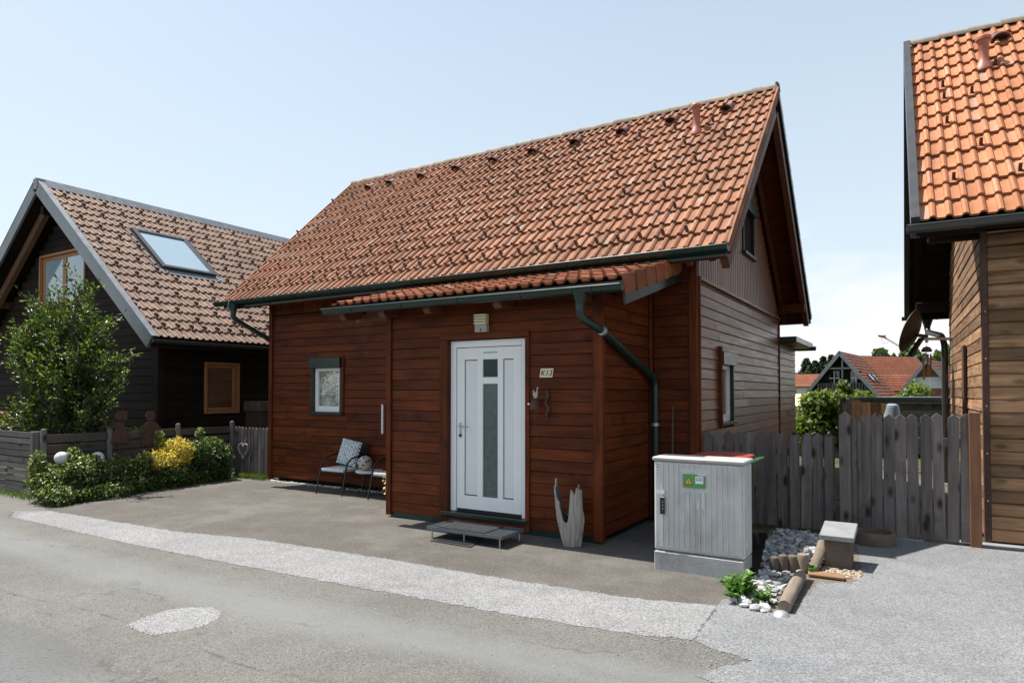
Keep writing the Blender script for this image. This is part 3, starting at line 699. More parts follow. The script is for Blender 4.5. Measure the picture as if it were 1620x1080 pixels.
for x in (-2.02, -3.0, -3.95, -4.9, -5.85, -6.8, -7.75, -8.7, -9.6, -10.4):
    MB().prism([(-.42, .0), (-.40, -.10), (-.34, -.14), (.25, .16), (.25, .30)], (x-.04, YF+.06, 3.245), (0, 1, 0), (0, 0, 1), (.08, 0, 0)).build('rafter_tail', 'redY', roof, bevel=.006)
g = gutter(mh, (-10.87, 7.36, 3.205), (-1.765, 7.36, 3.205), 'green', .068)
MB().box(RX0, RX1, 7.42, 7.45, 3.10, 3.215).build('eaves_fascia', 'green', mh)
dp = MB().tube(smooth_path([(-10.35, 7.34, 3.16), (-10.35, 7.34, 2.90), (-10.22, 7.95, 2.60), (-10.17, 8.15, 2.45), (-10.17, 8.15, .05)]), .043, 12).build('downpipe', 'green', mh, smooth=True)
MB().lathe([(.045, -.16), (.05, -.10), (.085, .0), (.09, .01)], (-10.35, 7.35, 3.13), 14).build('downpipe_funnel', 'green', dp, smooth=True)
MB().tube([(-10.35, 7.27, 3.23), (-10.40, 7.27, 3.10), (-10.33, 7.30, 2.88), (-10.22, 7.93, 2.56)], .006, 5).build('gutter_wire', 'steel', dp)
# annex at the back
ax = bx('annex_wall', 'darkY', mh, XR-3, XR-.05, YB+.06, 15.55, 0, 2.62)
clad(ax, (XR-.05, 0, 0), (0, 1, 0), (1, 0, 0), YB+.055, 15.55, .05, 2.56, H, 'sideY', seg=(.5, .9))
bx('annex_roof', 'green', mh, XR-3.2, -1.98, YB+.06, 15.72, 2.56, 2.655)
bx('annex_soffit', 'redY', mh, XR-3.1, -2.02, YB+.07, 15.66, 2.535, 2.558)
bx('annex_gutter', 'green', mh, XR-3.2, -1.92, 15.722, 15.80, 2.50, 2.60, bevel=.02)
# ---- porch
pw = bx('porch_wall', 'darkX', mh, PX0+.02, -4.9, PY+.022, PY+.15, .06, 2.6)
bx('wall_sheathing', 'darkX', pw, -3.78, PX1-.02, PY+.022, PY+.15, .06, 2.6); bx('wall_sheathing', 'darkX', pw, -4.9, -3.78, PY+.022, PY+.15, 2.22, 2.6)
DO = (-4.985, -3.74, .0, 2.27)
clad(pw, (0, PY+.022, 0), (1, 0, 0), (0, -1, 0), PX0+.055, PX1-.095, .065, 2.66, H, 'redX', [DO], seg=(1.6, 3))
bx('base_flashing', 'green', mh, PX0+.03, PX1-.02, PY+.012, PY+.06, .0, .066)
ps = bx('porch_wall', 'darkY', mh, PX1-.15, PX1-.022, PY+.03, YF+.02, .05, 2.75)
clad(ps, (PX1-.022, 0, 0), (0, 1, 0), (1, 0, 0), PY+.05, YF-.09, .065, 3.05, H, 'redY', seg=(3, 4), limit=lambda z: (max(PY+.05, PY+.05+(z-2.62)*3.4), 9))
pl = bx('porch_wall', 'redY', mh, PX0, PX0+.03, PY+.05, YF+.02, .05, 2.9)
bx('corner_board', 'redZ', mh, PX0-.026, PX0+.05, PY-.026, PY+.05, .03, 2.66, bevel=.004)
bx('corner_board', 'redZ', mh, PX1-.09, PX1+.024, PY-.03, PY+.045, .025, 2.68, bevel=.004)
bx('inner_corner_strip', 'redZ', mh, PX1+.002, PX1+.03, YF-.085, YF-.03, .05, 3.0, bevel=.004)
# porch roof
PE, PEZ = 6.12, 2.705
up_ = Vector((0, 1.84, .50)).normalized(); PXA = -6.53; NPC = 14
pr = MB().prism([(PE+.02, PEZ-.005), (YF+.02, PEZ+.497), (YF+.02, PEZ+.41), (PE+.02, PEZ-.09)], (PXA+.02, 0, 0), (0, 1, 0), (0, 0, 1), (NPC*TW-.03, 0, 0)).build('porch_roof', 'redX', mh)
tile_roof(pr, (PXA, PE-.02, PEZ), (1, 0, 0), up_, NPC, 6, 'porchtile')
PXB = PXA+NPC*TW
for r in range(6):
    a = Vector((PXB, PE-.02, PEZ))+up_*(r*TX); n_ = Vector((0, -up_.z, up_.y))
    MB().prism([(0, -.150), (.312, -.135), (.312, .045), (0, .068)], a+Vector((.004*(r % 2), 0, 0)), up_+Vector((-.035, 0, 0)), n_, (.034, 0, 0)).build('verge_tile', 'porchtile', pr, bevel=.006)
MB().prism([(-.04, -.235), (1.95, -.235), (1.95, -.13), (-.04, -.13)], (PXB+.001, PE, PEZ), up_, Vector((0, -up_.z, up_.y)), (.022, 0, 0)).build('verge_flashing', 'green', pr)
MB().box(PXA+.02, PXB, PE-.0, PE+.02, PEZ-.09, PEZ+.0).build('eaves_fascia', 'green', pr)
gutter(mh, (-6.6, PE-.085, 2.665), (PXB+.03, PE-.085, 2.645), 'green', .066, rings=.75)
for x in (-6.4, -5.72, -5.0, -4.0, -3.0):
    MB().prism([(-.30, -.06), (-.29, -.13), (-.25, -.17), (.12, -.11), (.12, 0), (-.30, 0)], (x-.05, PY, 2.70), (0, 1, 0), (0, 0, 1), (.10, 0, 0)).build('rafter_tail', 'beam', pr, bevel=.008)
bx('porch_purlin', 'beam', pr, -6.45, PX0-.03, PY+.02, PY+.12, 2.53, 2.64)
dq = MB().tube(smooth_path([(-2.92, 6.03, 2.56), (-2.92, 6.03, 2.36), (-2.80, 6.32, 2.235), (-2.79, 7.80, 1.78), (-2.78, 7.86, 1.70), (-2.78, 7.86, .04)]), .043, 14).build('downpipe', 'green', mh, smooth=True)
MB().lathe([(.045, -.19), (.05, -.12), (.088, -.01), (.09, .0)], (-2.92, 6.035, 2.63), 14).build('downpipe_funnel', 'green', dq, smooth=True)
for p, a in (((-2.8, 6.325, 2.232), (.12, .95, -.3)), ((-2.78, 7.86, 1.2), (0, 0, 1))):
    MB().lathe([(.043, -.02), (.049, -.018), (.049, .018), (.043, .02)], p, 14, a).build('pipe_clamp', 'steel', dq, smooth=True)
# ---- front door
dr = bx('front_door', 'groove', mh, -4.87, -3.80, PY+.075, PY+.13, .16, 2.215)
YD = PY+.045
for a in ((-4.88, -4.80, YD, YD+.06, .165, 2.215), (-3.87, -3.79, YD, YD+.06, .165, 2.215), (-4.80, -3.87, YD, YD+.06, 2.135, 2.215)):
    bx('door_frame', 'white', dr, *a, bevel=.004)
YL = YD+.012; L0, L1 = -4.792, -3.878
for a in ((L0, L0+.11, .20, 2.128), (L1-.11, L1, .20, 2.128), (L0+.11, L1-.11, 1.985, 2.128), (L0+.11, L1-.11, .20, .36), (-4.495, -4.415, .36, 1.985), (-4.205, -4.13, .36, 1.985), (-4.415, -4.205, 1.695, 1.775)):
    bx('leaf_rail', 'white', dr, a[0], a[1], YL, YL+.05, a[2], a[3], bevel=.003)
for a in ((L0+.112, -4.497, .372, 1.975), (-4.128, L1-.112, .372, 1.975)):
    bx('door_panel', 'whitedim', dr, a[0]+.006, a[1]-.002, YL+.014, YL+.03, a[2], a[3], bevel=.003)
bx('glass_pane', 'greenglass', dr, -4.413, -4.207, YL+.016, YL+.03, 1.777, 1.983); bx('glass_pane', 'frost', dr, -4.413, -4.207, YL+.016, YL+.03, .362, 1.693)
bx('threshold', 'green', dr, -4.97, -3.755, PY-.05, PY+.05, .115, .163, bevel=.006)
bx('kick_board', 'redX', dr, -4.96, -3.78, PY-.012, PY+.012, .03, .114)
MB().tube([(-4.40, YL-.003, 2.065), (-4.22, YL-.003, 2.065)], .004, 6).build('door_trim', 'lead', dr)
for k in range(7): bx('door_trim', 'lead', dr, -4.405+.03*k, -4.39+.03*k, YL-.004, YL, 2.058, 2.072)
hd = bx('handle_plate', 'steel', dr, -4.752, -4.722, YL-.008, YL, 1.10, 1.23, bevel=.006)
MB().tube(smooth_path([(-4.737, YL, 1.19), (-4.737, YL-.055, 1.19), (-4.60, YL-.055, 1.185)]), .010, 8).build('lever', 'steel', hd, smooth=True)
MB().lathe([(.02, -.014), (.02, 0)], (-4.737, YL-.0, 1.075), 12, (0, 1, 0)).build('lock_cylinder', 'black', dr)
for a in ((-5.0, -4.885, .03, 2.225), (-3.788, -3.735, .03, 2.225)):
    bx('door_casing', 'redZ', mh, a[0], a[1], PY-.022, PY+.05, a[2], a[3], bevel=.003)
bx('door_casing', 'redX', mh, -5.0, -3.735, PY-.026, PY+.05, 2.226, 2.30, bevel=.003)
# ---- windows
def window(parent, O, U, N, w, h, mid=False):
    """O lower left of the opening on the wall face, U along, N outwards; recessed white window with green shutter box and sill"""
    O, U, N = Vector(O), Vector(U), Vector(N); Z = Vector((0, 0, 1))
    def pc(name, mat, u0, u1, n0, n1, z0, z1, par, bev=.003):
        m = MB(); m.prism([(n0, z0), (n1, z0), (n1, z1), (n0, z1)], O+U*u0, N, Z, U*(u1-u0)); return m.build(name, mat, par, bevel=bev)
    win = pc('window', 'curtain', .03, w-.03, -.10, -.085, .02, h-.02, parent, 0)
    pc('shutter_box', 'green', -.01, w+.0, -.08, .065, h-.17, h, win)
    pc('shutter_guide', 'green', .0, .045, -.08, .02, .03, h-.171, win); pc('shutter_guide', 'green', w-.045, w, -.08, .02, .03, h-.171, win)
    pc('window_sill', 'green', -.02, w+.03, -.08, .055, -.015, .028, win)
    for a in ((.047, .115, .03, h-.172), (w-.115, w-.047, .03, h-.172), (.115, w-.115, .03, .125), (.115, w-.115, h-.22, h-.172)):
        pc('window_frame', 'white', a[0], a[1], -.078, -.03, a[2], a[3], win)
    pc('pane', 'winpane', .116, w-.116, -.062, -.055, .126, h-.221, win, 0)
    MB().tube([O+U*.085+N*-.02+Z*(h*.42), O+U*.085+N*-.01+Z*(h*.52)], .006, 6).build('window_handle', 'white', win)
    return win
def winpane():
    b = NB('thin_clear_pane'); b.fin((.8, .8, .8), .02)
    tr = b.n('ShaderNodeBsdfTransparent'); gl = b.n('ShaderNodeBsdfGlossy'); gl.inputs['Roughness'].default_value = .01
    fr = b.n('ShaderNodeLayerWeight'); fr.inputs[0].default_value = .5
    ms = b.n('ShaderNodeMixShader'); b.t.links.new(b.math('ADD', b.math('MULTIPLY', b.math('POWER', fr.outputs['Facing'], 4), .9), .10), ms.inputs[0]); b.t.links.new(tr.outputs[0], ms.inputs[1]); b.t.links.new(gl.outputs[0], ms.inputs[2]); b.t.links.new(ms.outputs[0], b.out.inputs[0]); return b.m
M['winpane'] = winpane()
window(mh, (-9.0, YF, 1.23), (1, 0, 0), (0, -1, 0), .73, .95)
bx('window_casing', 'redZ', mh, -8.268, -8.215, YF-.022, YF+.08, 1.20, 2.21, bevel=.003); bx('window_casing', 'redZ', mh, -9.055, -9.003, YF-.006, YF+.08, 1.20, 2.10, bevel=.003)
window(mh, (XR, 9.01, 1.16), (0, 1, 0), (1, 0, 0), .75, .98)
bx('window_casing', 'redZ', mh, XR-.08, XR+.05, 8.945, 9.0, 1.12, 2.21, bevel=.003); bx('window_casing', 'redZ', mh, XR-.08, XR+.006, 9.765, 9.81, 1.12, 2.1, bevel=.003)
window(mh, (XR, 10.43, 3.74), (0, 1, 0), (1, 0, 0), .79, .86)

# ================================================================== LEFT HOUSE (dark boards, brown roof)
LX, LY, LYB = -12.85, 7.45, 15.5; LR = -16.85       # near wall plane, gable plane, far end, ridge line
lh = thing('dark_house', 'dark brown boarded house with brown tiled roof and skylight behind the tree', 'house', (LR, 11.4, 0))
MB().prism([(LX-.17, 0), (LX-.17, 2.75), (LR, 5.75), (2*LR-LX+.17, 2.75), (2*LR-LX+.17, 0)], (0, LY+.17, 0), (1, 0, 0), (0, 0, 1), (0, LYB-LY-.17, 0)).build('inner_wall', 'darkX', lh)
lg = MB().prism([(LX-.03, 0), (LX-.03, 2.6), (LR, 5.70), (2*LR-LX+.03, 2.6), (2*LR-LX+.03, 0)], (0, LY+.12, 0), (1, 0, 0), (0, 0, 1), (0, .04, 0)).build('gable_wall', 'darkX', lh)
def lim(z):
    d = max(0, (z-2.6))*1.29; return (2*LR-LX+d, LX-d-.0)
GW = (-17.86, -15.70, 3.55, 4.80)
clad(lg, (0, LY+.02, 0), (1, 0, 0), (0, -1, 0), 2*LR-LX, LX-.1, .05, 5.65, .17, 'darkX', [GW], limit=lim)
ls = bx('wall', 'darkY', lh, LX-.14, LX-.02, LY+.05, 8.42, .0, 2.8)
for a in ((9.3, LYB, 0, 2.8), (8.42, 9.3, 0, 1.1), (8.42, 9.3, 2.26, 2.8)): bx('wall_sheathing', 'darkY', ls, LX-.14, LX-.02, *a)
SWn = (8.44, 9.28, 1.13, 2.24)
clad(ls, (LX-.02, 0, 0), (0, 1, 0), (1, 0, 0), LY+.06, LYB, .05, 2.7, .17, 'darkY', [SWn])
bx('corner_post', 'darkZ', lh, LX-.10, LX+.06, LY-.03, LY+.12, .0, 2.66, bevel=.01)
def wood_window(parent, O, U, N, w, h, mull=0, blind=False):
    O, U, N = Vector(O), Vector(U), Vector(N); Z = Vector((0, 0, 1))
    def pc(name, mat, u0, u1, n0, n1, z0, z1, par, bev=.004):
        return MB().prism([(n0, z0), (n1, z0), (n1, z1), (n0, z1)], O+U*u0, N, Z, U*(u1-u0)).build(name, mat, par, bevel=bev)
    w_ = pc('window', 'curtain', .02, w-.02, -.115, -.105, .02, h-.02, parent, 0)
    for a in ((-.045, .0, -.03, h+.045), (w, w+.045, -.03, h+.045)): pc('window_casing', 'honey', a[0], a[1], -.10, .03, a[2], a[3], w_)
    pc('window_casing', 'honeyX', .0, w, -.10, .03, h, h+.045, w_); pc('window_sill', 'honeyX', .0, w, -.10, .035, -.03, .0, w_)
    e = [.0]+([w/2] if mull else [])+[w]
    for a, b in zip(e, e[1:]):
        for q in ((a+.005, a+.075, .005, h-.005), (b-.075, b-.005, .005, h-.005)): pc('sash', 'honey', q[0], q[1], -.10, -.045, q[2], q[3], w_)
        for q in ((a+.075, b-.075, .005, .095), (a+.075, b-.075, h-.075, h-.005)): pc('sash', 'honeyX', q[0], q[1], -.10, -.047, q[2], q[3], w_)
        if blind:
            z = .096; k = 0
            while z < h-.09:
                pc('blind_slat', 'blind', a+.076, b-.076, -.092, -.080, z, z+.032, w_, 0); z += .036
            pc('pane', 'winpane', a+.076, b-.076, -.072, -.066, .096, h-.076, w_, 0)
        else: pc('pane', 'skyglass' if mull == 1 else 'glass', a+.076, b-.076, -.075, -.066, .096, h-.076, w_, 0)
    return w_
wood_window(lh, (LX, 8.49, 1.17), (0, 1, 0), (1, 0, 0), .75, 1.02, blind=True)
wood_window(lh, (-17.80, LY, 3.60), (1, 0, 0), (0, -1, 0), 2.04, 1.18, mull=1)
# roof
LRZ, LEX, LEZ, LY0 = 6.30, -12.22, 2.62, 6.95
ul = Vector((LR-LEX, 0, LRZ-LEZ)).normalized()
MB().box(LR-.10, LR+.10, LY0-.05, LY0+.12, LRZ-.16, LRZ+.09).build('apex_cap', 'zinc', lh, bevel=.01)
lr = MB().prism([(LEX-.02, LEZ-.02), (LR, LRZ-.03), (LR, LRZ-.20), (LEX-.02, LEZ-.16)], (0, LY0+.02, 0), (1, 0, 0), (0, 0, 1), (0, 9, 0)).build('roof', 'darkY', lh)
MB().prism([(2*LR-LEX, LEZ), (LR, LRZ-.01), (LR, LRZ-.20), (2*LR-LEX, LEZ-.16)], (0, LY0+.02, 0), (1, 0, 0), (0, 0, 1), (0, 9, 0)).build('roof_deck', 'darkY', lr)
MB().prism([(2*LR-LEX, LEZ+.05), (LR, LRZ+.04), (LR, LRZ-.005), (2*LR-LEX, LEZ+.005)], (0, LY0+.02, 0), (1, 0, 0), (0, 0, 1), (0, 9, 0)).build('tile_slope', 'browntile', lr)
SK = (8.37, 9.69, 8, 14); SKR, SKH = 8.55, 1.66     # skylight in roof coordinates (Y range, rows removed, start row, height)
def sk(c, r): 
    y = LY0+.06+c*TW; return SK[0]-.2 < y < SK[1]-.12 and SK[2] <= r < SK[3]
LO = (LEX, LY0+.06, LEZ)
NL = tile_roof(lr, LO, (0, 1, 0), -ul*-1, 27, 18, 'browntile', skip=sk)
gs = [(c, 1) for c in range(27)]
for r in range(2, 18): gs += [(c, r) for c in range(27) if (c+r) % 3 == 0 and not sk(c, r)]
guards(lr, LO, (0, 1, 0), ul, gs, 'tileedge')
def slope_pt(y, r, n=0.): return Vector((LEX, y, LEZ))+ul*(r*TX)+NL*n
# skylight
s0, s1 = slope_pt(0, SK[2]+.15).xz if False else 0, 0
skl = MB().prism([(0, 0), (SK[1]-SK[0], 0), (SK[1]-SK[0], SKH), (0, SKH)], slope_pt(SK[0], SKR, .0), (0, 1, 0), ul, NL*.06).build('skylight', 'anth', lr)
def skp(a, b, c, d, n0, n1, nm_, mat): MB().prism([(a, b), (c, b), (c, d), (a, d)], slope_pt(SK[0], SKR, n0), (0, 1, 0), ul, NL*(n1-n0)).build(nm_, mat, skl, bevel=.004)
w_ = SK[1]-SK[0]
for a in ((0, 0, w_, .09), (0, SKH-.1, w_, SKH), (0, .09, .09, SKH-.1), (w_-.09, .09, w_, SKH-.1)): skp(*a, .06, .115, 'skylight_frame', 'anth')
skp(.09, .09, w_-.09, SKH-.1, .062, .085, 'pane', 'skyglass')
skp(-.14, -.20, w_+.16, -.002, .028, .045, 'flashing', 'zinc'); skp(-.16, 0, -.004, SKH+.12, .02, .04, 'flashing', 'anth'); skp(w_+.004, 0, w_+.16, SKH+.12, .02, .04, 'flashing', 'anth'); skp(-.16, SKH+.003, w_+.16, SKH+.12, .0, .02, 'flashing', 'anth')
# zinc verge and ridge
for sx, e in ((1, Vector((LEX, 0, LEZ))), (-1, Vector((2*LR-LEX, 0, LEZ)))):
    t = Vector((LR, 0, LRZ+.02)); u = (t-e).normalized(); n_ = Vector((-u.z, 0, u.x)) if sx < 0 else Vector((u.z, 0, -u.x))
    if n_.z < 0: n_ = -n_
    MB().prism([(-.05, -.20), ((t-e).length+.02, -.20), ((t-e).length+.02, .065), (-.05, .065)], e+Vector((0, LY0-.04, 0)), u, n_, (0, .05, 0)).build('verge_sheet', 'zinc', lr)
    MB().prism([(-.05, .066), ((t-e).length+.02, .066), ((t-e).length+.02, .078), (-.05, .078)], e+Vector((0, LY0-.045, 0)), u, n_, (0, .13, 0)).build('verge_cap', 'zinc', lr)
    MB().prism([(.5, -.42), ((t-e).length-.25, -.42), ((t-e).length-.25, -.24), (.5, -.24)], e+Vector((0, LY0+.22, 0)), u, n_, (0, .11, 0)).build('flying_rafter', 'rafter' if sx < 0 else 'darkX', lr)
nR = Vector((0, 1, 0))
for i in range(8):
    y0 = LY0-.04+i*1.15
    MB().prism([(-.17, -.12), (-.165, -.135), (0, .06), (.165, -.135), (.17, -.12), (0, .078)], (LR, y0, LRZ+.04), (1, 0, 0), (0, 0, 1), (0, 1.148, 0)).build('ridge_sheet', 'zinc', lr)
gutter(lh, (LEX+.06, LY0-.02, LEZ-.05), (LEX+.06, 15.6, LEZ-.05), 'anth', .06, out=(1, 0, 0))
bx('eaves_fascia', 'darkY', lr, LEX-.03, LEX-.004, LY0+.02, 15.6, LEZ-.19, LEZ-.01)
bx('purlin', 'darkY', lr, LR-.07, LR+.07, LY0+.1, LY+.2, 5.62, 5.80)
bx('purlin', 'rafter', lr, -19.75, -19.6, LY0+.06, LY+.2, 3.7, 3.86)

# rain barrel cupboard beside it
rb = thing('storage_box', 'tall brown box beside the dark house behind the picket fence', 'box', (-12.2, 9.4, 0))
bx('body', 'rust', rb, -12.45, -11.95, 9.15, 9.65, 0, 1.18, bevel=.02); bx('top', 'pillar', rb, -12.48, -11.92, 9.12, 9.68, 1.181, 1.40, bevel=.02)

# far-left neighbour roof
fh = thing('neighbour_house', 'house at the far left, a sliver of brown roof behind the dark house gable', 'house', (-31, 13.5, 0))
MB().prism([(-5, 0), (-5, 3.6), (0, 7.4), (5, 3.6), (5, 0)], (-34, 13.5, 0), (0, 1, 0), (0, 0, 1), (8, 0, 0)).build('wall', 'darkX', fh)
for s in (-1, 1): MB().prism([(s*5.6, 3.25), (0, 7.5), (0, 7.75), (s*5.6, 3.5)], (-34.5, 13.5, 0), (0, 1, 0), (0, 0, 1), (9, 0, 0)).build('roof', 'browntile', fh)

# ================================================================== RIGHT HOUSE
RZR = R(1.6)
rh = thing('log_clad_house', 'weathered log-clad house with orange tiled roof at the right edge', 'house', (.575, 8.6, 0), rz=RZR)
DPT, WID = 5.2, 5.0
bx('inner_wall', 'darkX', rh, .06, WID-.06, .06, DPT-.06, -.02, 3.3)
MB().prism([(.03, 3.2), (DPT/2, 6.05), (DPT-.03, 3.2)], (.06, 0, 0), (0, 1, 0), (0, 0, 1), (WID-.12, 0, 0)).build('attic_core', 'darkX', rh)
rf = bx('wall', 'darkX', rh, .03, WID, .04, .06, .0, 3.3)
clad(rf, (0, .04, 0), (1, 0, 0), (0, -1, 0), .05, WID, .02, 3.32, .136, 'brownX', prof=LOG, seg=(2.5, 4.5))
rs = bx('wall', 'darkY', rh, .03, .055, .06, DPT, .0, 3.3)
VS = (1.98, 2.12, 1.05, 2.20)
clad(rs, (.035, 0, 0), (0, 1, 0), (-1, 0, 0), .05, DPT, .02, 6.0, .136, 'brownY', seg=(3, 5), limit=lambda z: (max(.05, (z-3.25)*.95), min(DPT, DPT-(z-3.25)*.95)))
bx('corner_strip', 'rust', rh, -.012, .046, -.02, .046, .0, 3.3, bevel=.004)
for z in (.45, .95, 1.45, 1.95, 2.45): MB().lathe([(.008, 0), (.006, .004)], (.02, -.021, z), 8, (0, -1, 0)).build('screw', 'steel', rh)
# roof
QE, QZ, QR, QRZ, QX = -.43, 3.375, 2.6, 6.62, -.60
uq = Vector((0, QR-QE, QRZ-QZ)).normalized(); nq = Vector((0, -uq.z, uq.y)); uq2 = Vector((0, QR-(2*QR-QE), QRZ-QZ)).normalized()
rr = MB().prism([(QE+.03, QZ-.01), (QR, QRZ-.03), (QR, QRZ-.18), (QE+.03, QZ-.13)], (QX+.0, 0, 0), (0, 1, 0), (0, 0, 1), (WID+.4, 0, 0)).build('roof', 'darkX', rh)
MB().prism([(2*QR-QE+.25, QZ-.30), (QR, QRZ-.0), (QR, QRZ-.18), (2*QR-QE+.25, QZ-.44)], (QX+.0, 0, 0), (0, 1, 0), (0, 0, 1), (WID+.4, 0, 0)).build('roof_deck', 'darkX', rr)
tile_roof(rr, (QX+.03, QE-.03, QZ), (1, 0, 0), uq, 17, 14, 'orangetile')
gq = [(1, 2), (3, 2), (5, 2), (2, 4), (5, 4), (1, 6), (4, 6), (2, 8), (7, 2), (9, 4), (7, 6), (1, 8), (1, 9), (5, 8), (9, 8), (11, 6), (12, 3), (3, 10)]
guards(rr, (QX+.03, QE-.03, QZ), (1, 0, 0), uq, gq, 'ventdark')
ridge_row(rr, (QX+.02, QR, QRZ+.03), (WID, QR, QRZ+.03), 'ridge', .115, .36)
vent_tile(rr, Vector((QX+.03+3.55*TW, QE-.03, QZ))+uq*(12*TX+.1)+nq*.03, (1, 0, 0), uq, 'ventdark', 1.35)
vent_pipe(rr, Vector((QX+.03+2.75*TW, QE-.03, QZ))+uq*(10*TX+.1)+nq*.02, .40, .058)
# verge: anthracite sheet; soffit boards and beams under the overhang
for e, u, n_, L in ((Vector((QX-.05, QE-.06, QZ)), uq, nq, (QRZ-QZ)/uq.z), (Vector((QX-.05, 2*QR-QE+.28, QZ-.30)), (Vector((0, QR, QRZ))-Vector((0, 2*QR-QE+.28, QZ-.30))).normalized(), None, 4.8)):
    if n_ is None: n_ = Vector((0, u.z, -u.y))
    MB().prism([(0, -.20), (L+.05, -.20), (L+.05, .07), (0, .07)], e, u, n_, (.08, 0, 0)).build('verge_sheet', 'anth', rr)
    MB().prism([(.25, -.40), (L-.1, -.40), (L-.1, -.22), (.25, -.22)], e+Vector((.16, 0, 0)), u, n_, (.10, 0, 0)).build('flying_rafter', 'darkY', rr)
    for k in range(int(L/.13)):
        MB().prism([(.13*k, -.205), (.13*k+.124, -.205), (.13*k+.124, -.185), (.13*k, -.185)], e+Vector((.08, 0, 0)), u, n_, (.58, 0, 0)).build('soffit_board', 'darkX', rr)
for (y, z) in ((.14, 3.26), (DPT-.1, 3.0), (QR, 6.1)): bx('purlin', 'darkX', rr, QX+.12, .05, y-.06, y+.06, z, z+.17, bevel=.01)
gutter(rh, (QX-.09, QE-.10, QZ-.05), (WID-.2, QE-.10, QZ-.04), 'anth', .07)
gutter(rh, (QX-.09, 2*QR-QE+.34, QZ-.36), (WID-.2, 2*QR-QE+.34, QZ-.36), 'anth', .07, out=(0, 1, 0))
d2 = MB().tube(smooth_path([(-.28, 2*QR-QE+.32, QZ-.40), (-.28, 2*QR-QE+.32, QZ-.66), (-.10, DPT-.12, QZ-.80), (-.06, DPT-.05, QZ-.95), (-.06, DPT-.05, .03)]), .05, 12).build('downpipe', 'anth', rh, smooth=True)
MB().lathe([(.05, -.22), (.055, -.16), (.10, -.02), (.10, .0)], (-.28, 2*QR-QE+.32, QZ-.40), 12).build('downpipe_funnel', 'anth', d2, smooth=True)
# narrow shutter bar on the side wall
sb = bx('narrow_slot_window', 'rust', rh, -.035, .005, 1.95, 2.13, .9, 2.22, bevel=.008)
bx('slot_latch', 'black', sb, -.07, -.036, 1.92, 2.05, 1.08, 1.13)

# ================================================================== THINGS ON AND AROUND THE HOUSE
def text_mesh(name, s, size, mat, parent, M4, ext=.001, shear=0.):
    c = bpy.data.curves.new('t', 'FONT'); c.body = s; c.size = size; c.extrude = ext; c.shear = shear; c.align_x = 'CENTER'; c.align_y = 'CENTER'
    o = bpy.data.objects.new('t', c); COL.objects.link(o); dg = bpy.context.evaluated_depsgraph_get(); dg.update()
    me = bpy.data.meshes.new_from_object(o.evaluated_get(dg)); bpy.data.objects.remove(o); me.name = name; me.materials.clear(); me.materials.append(M[mat])
    return link(name, me, parent, M4)
FACE = Matrix.Rotation(R(90), 4, 'X')               # text upright, readable from -Y
# wall lamp
wl = thing('wall_lamp', 'cream slatted wall lamp with grey base above the front door', 'lamp', (-4.365, PY-.005, 2.30))
bx('lamp_base', 'lead', wl, -4.45, -4.28, PY-.065, PY-.003, 2.30, 2.385, bevel=.004)
bx('diffuser', 'cream', wl, -4.44, -4.29, PY-.06, PY-.003, 2.386, 2.51)
for k in range(4): bx('slat', 'cream', wl, -4.45, -4.28, PY-.085, PY-.058, 2.39+.032*k, 2.413+.032*k, bevel=.003)
MB().lathe([(.012, 0), (.010, .006)], (-4.36, PY-.066, 2.325), 10, (0, -1, 0)).build('sensor', 'black', wl)
# house number
hn = thing('house_number_sign', 'small slanted cream house number sign reading K13 right of the door', 'sign', (-3.52, PY-.004, 1.76))
MB().prism([(-.085, 0), (.075, 0), (.092, .10), (-.068, .10)], (-3.52, PY-.012, 1.76), (1, 0, 0), (0, 0, 1), (0, .008, 0)).build('plate', 'cream', hn)
text_mesh('lettering', 'K13', .088, 'ink', hn, Matrix.Translation((0, -.0095, .047)) @ FACE, shear=.25)
# rooster bell bracket
rbk = thing('cast_iron_doorbell', 'rusty cast iron bell on a bracket with white rooster, right of the door', 'bell', (-3.60, PY-.02, 1.3))
MB().tube([(-3.50, PY-.02, 1.62), (-3.49, PY-.03, 1.55), (-3.52, PY-.03, 1.48), (-3.48, PY-.03, 1.42), (-3.51, PY-.03, 1.34), (-3.50, PY-.02, 1.28)], [.012, .02, .012, .02, .015, .008], 6).build('bracket', 'rust', rbk, smooth=True)
MB().tube([(-3.50, PY-.03, 1.53), (-3.56, PY-.06, 1.55), (-3.62, PY-.09, 1.52)], .010, 6).build('arm', 'rust', rbk, smooth=True)
MB().lathe([(.062, -.11), (.058, -.09), (.040, -.03), (.022, 0), (.005, .01)], (-3.62, PY-.09, 1.52), 14).build('bell_body', 'rust', rbk, smooth=True)
MB().tube([(-3.62, PY-.09, 1.41), (-3.61, PY-.085, 1.2), (-3.595, PY-.08, 1.06)], .003, 5).build('bell_rope', 'rust', rbk)
MB().prism([(.7*x_, .75*y_) for x_, y_ in [(-.05, .11), (-.045, .04), (-.02, .0), (.02, .0), (.04, .05), (.035, .12), (.055, .15), (.03, .175), (.012, .09), (-.02, .08), (-.03, .13)]], (-3.61, PY-.097, 1.53), (1, 0, 0), (0, 0, 1), (0, .014, 0)).build('rooster', 'lead', rbk, bevel=.003)
MB().lathe([(.012, 0), (.012, .03)], (-3.72, PY-.03, 1.465), 8, (0, -1, 0)).build('bell_button', 'white', rbk)
# thermometer strip on the recessed wall
bx('thermometer', 'white', None, -7.345, -7.31, YF-.045, YF-.004, .93, 1.40, bevel=.005, **tag('narrow white thermometer strip on the wall at the porch corner', 'thermometer'))
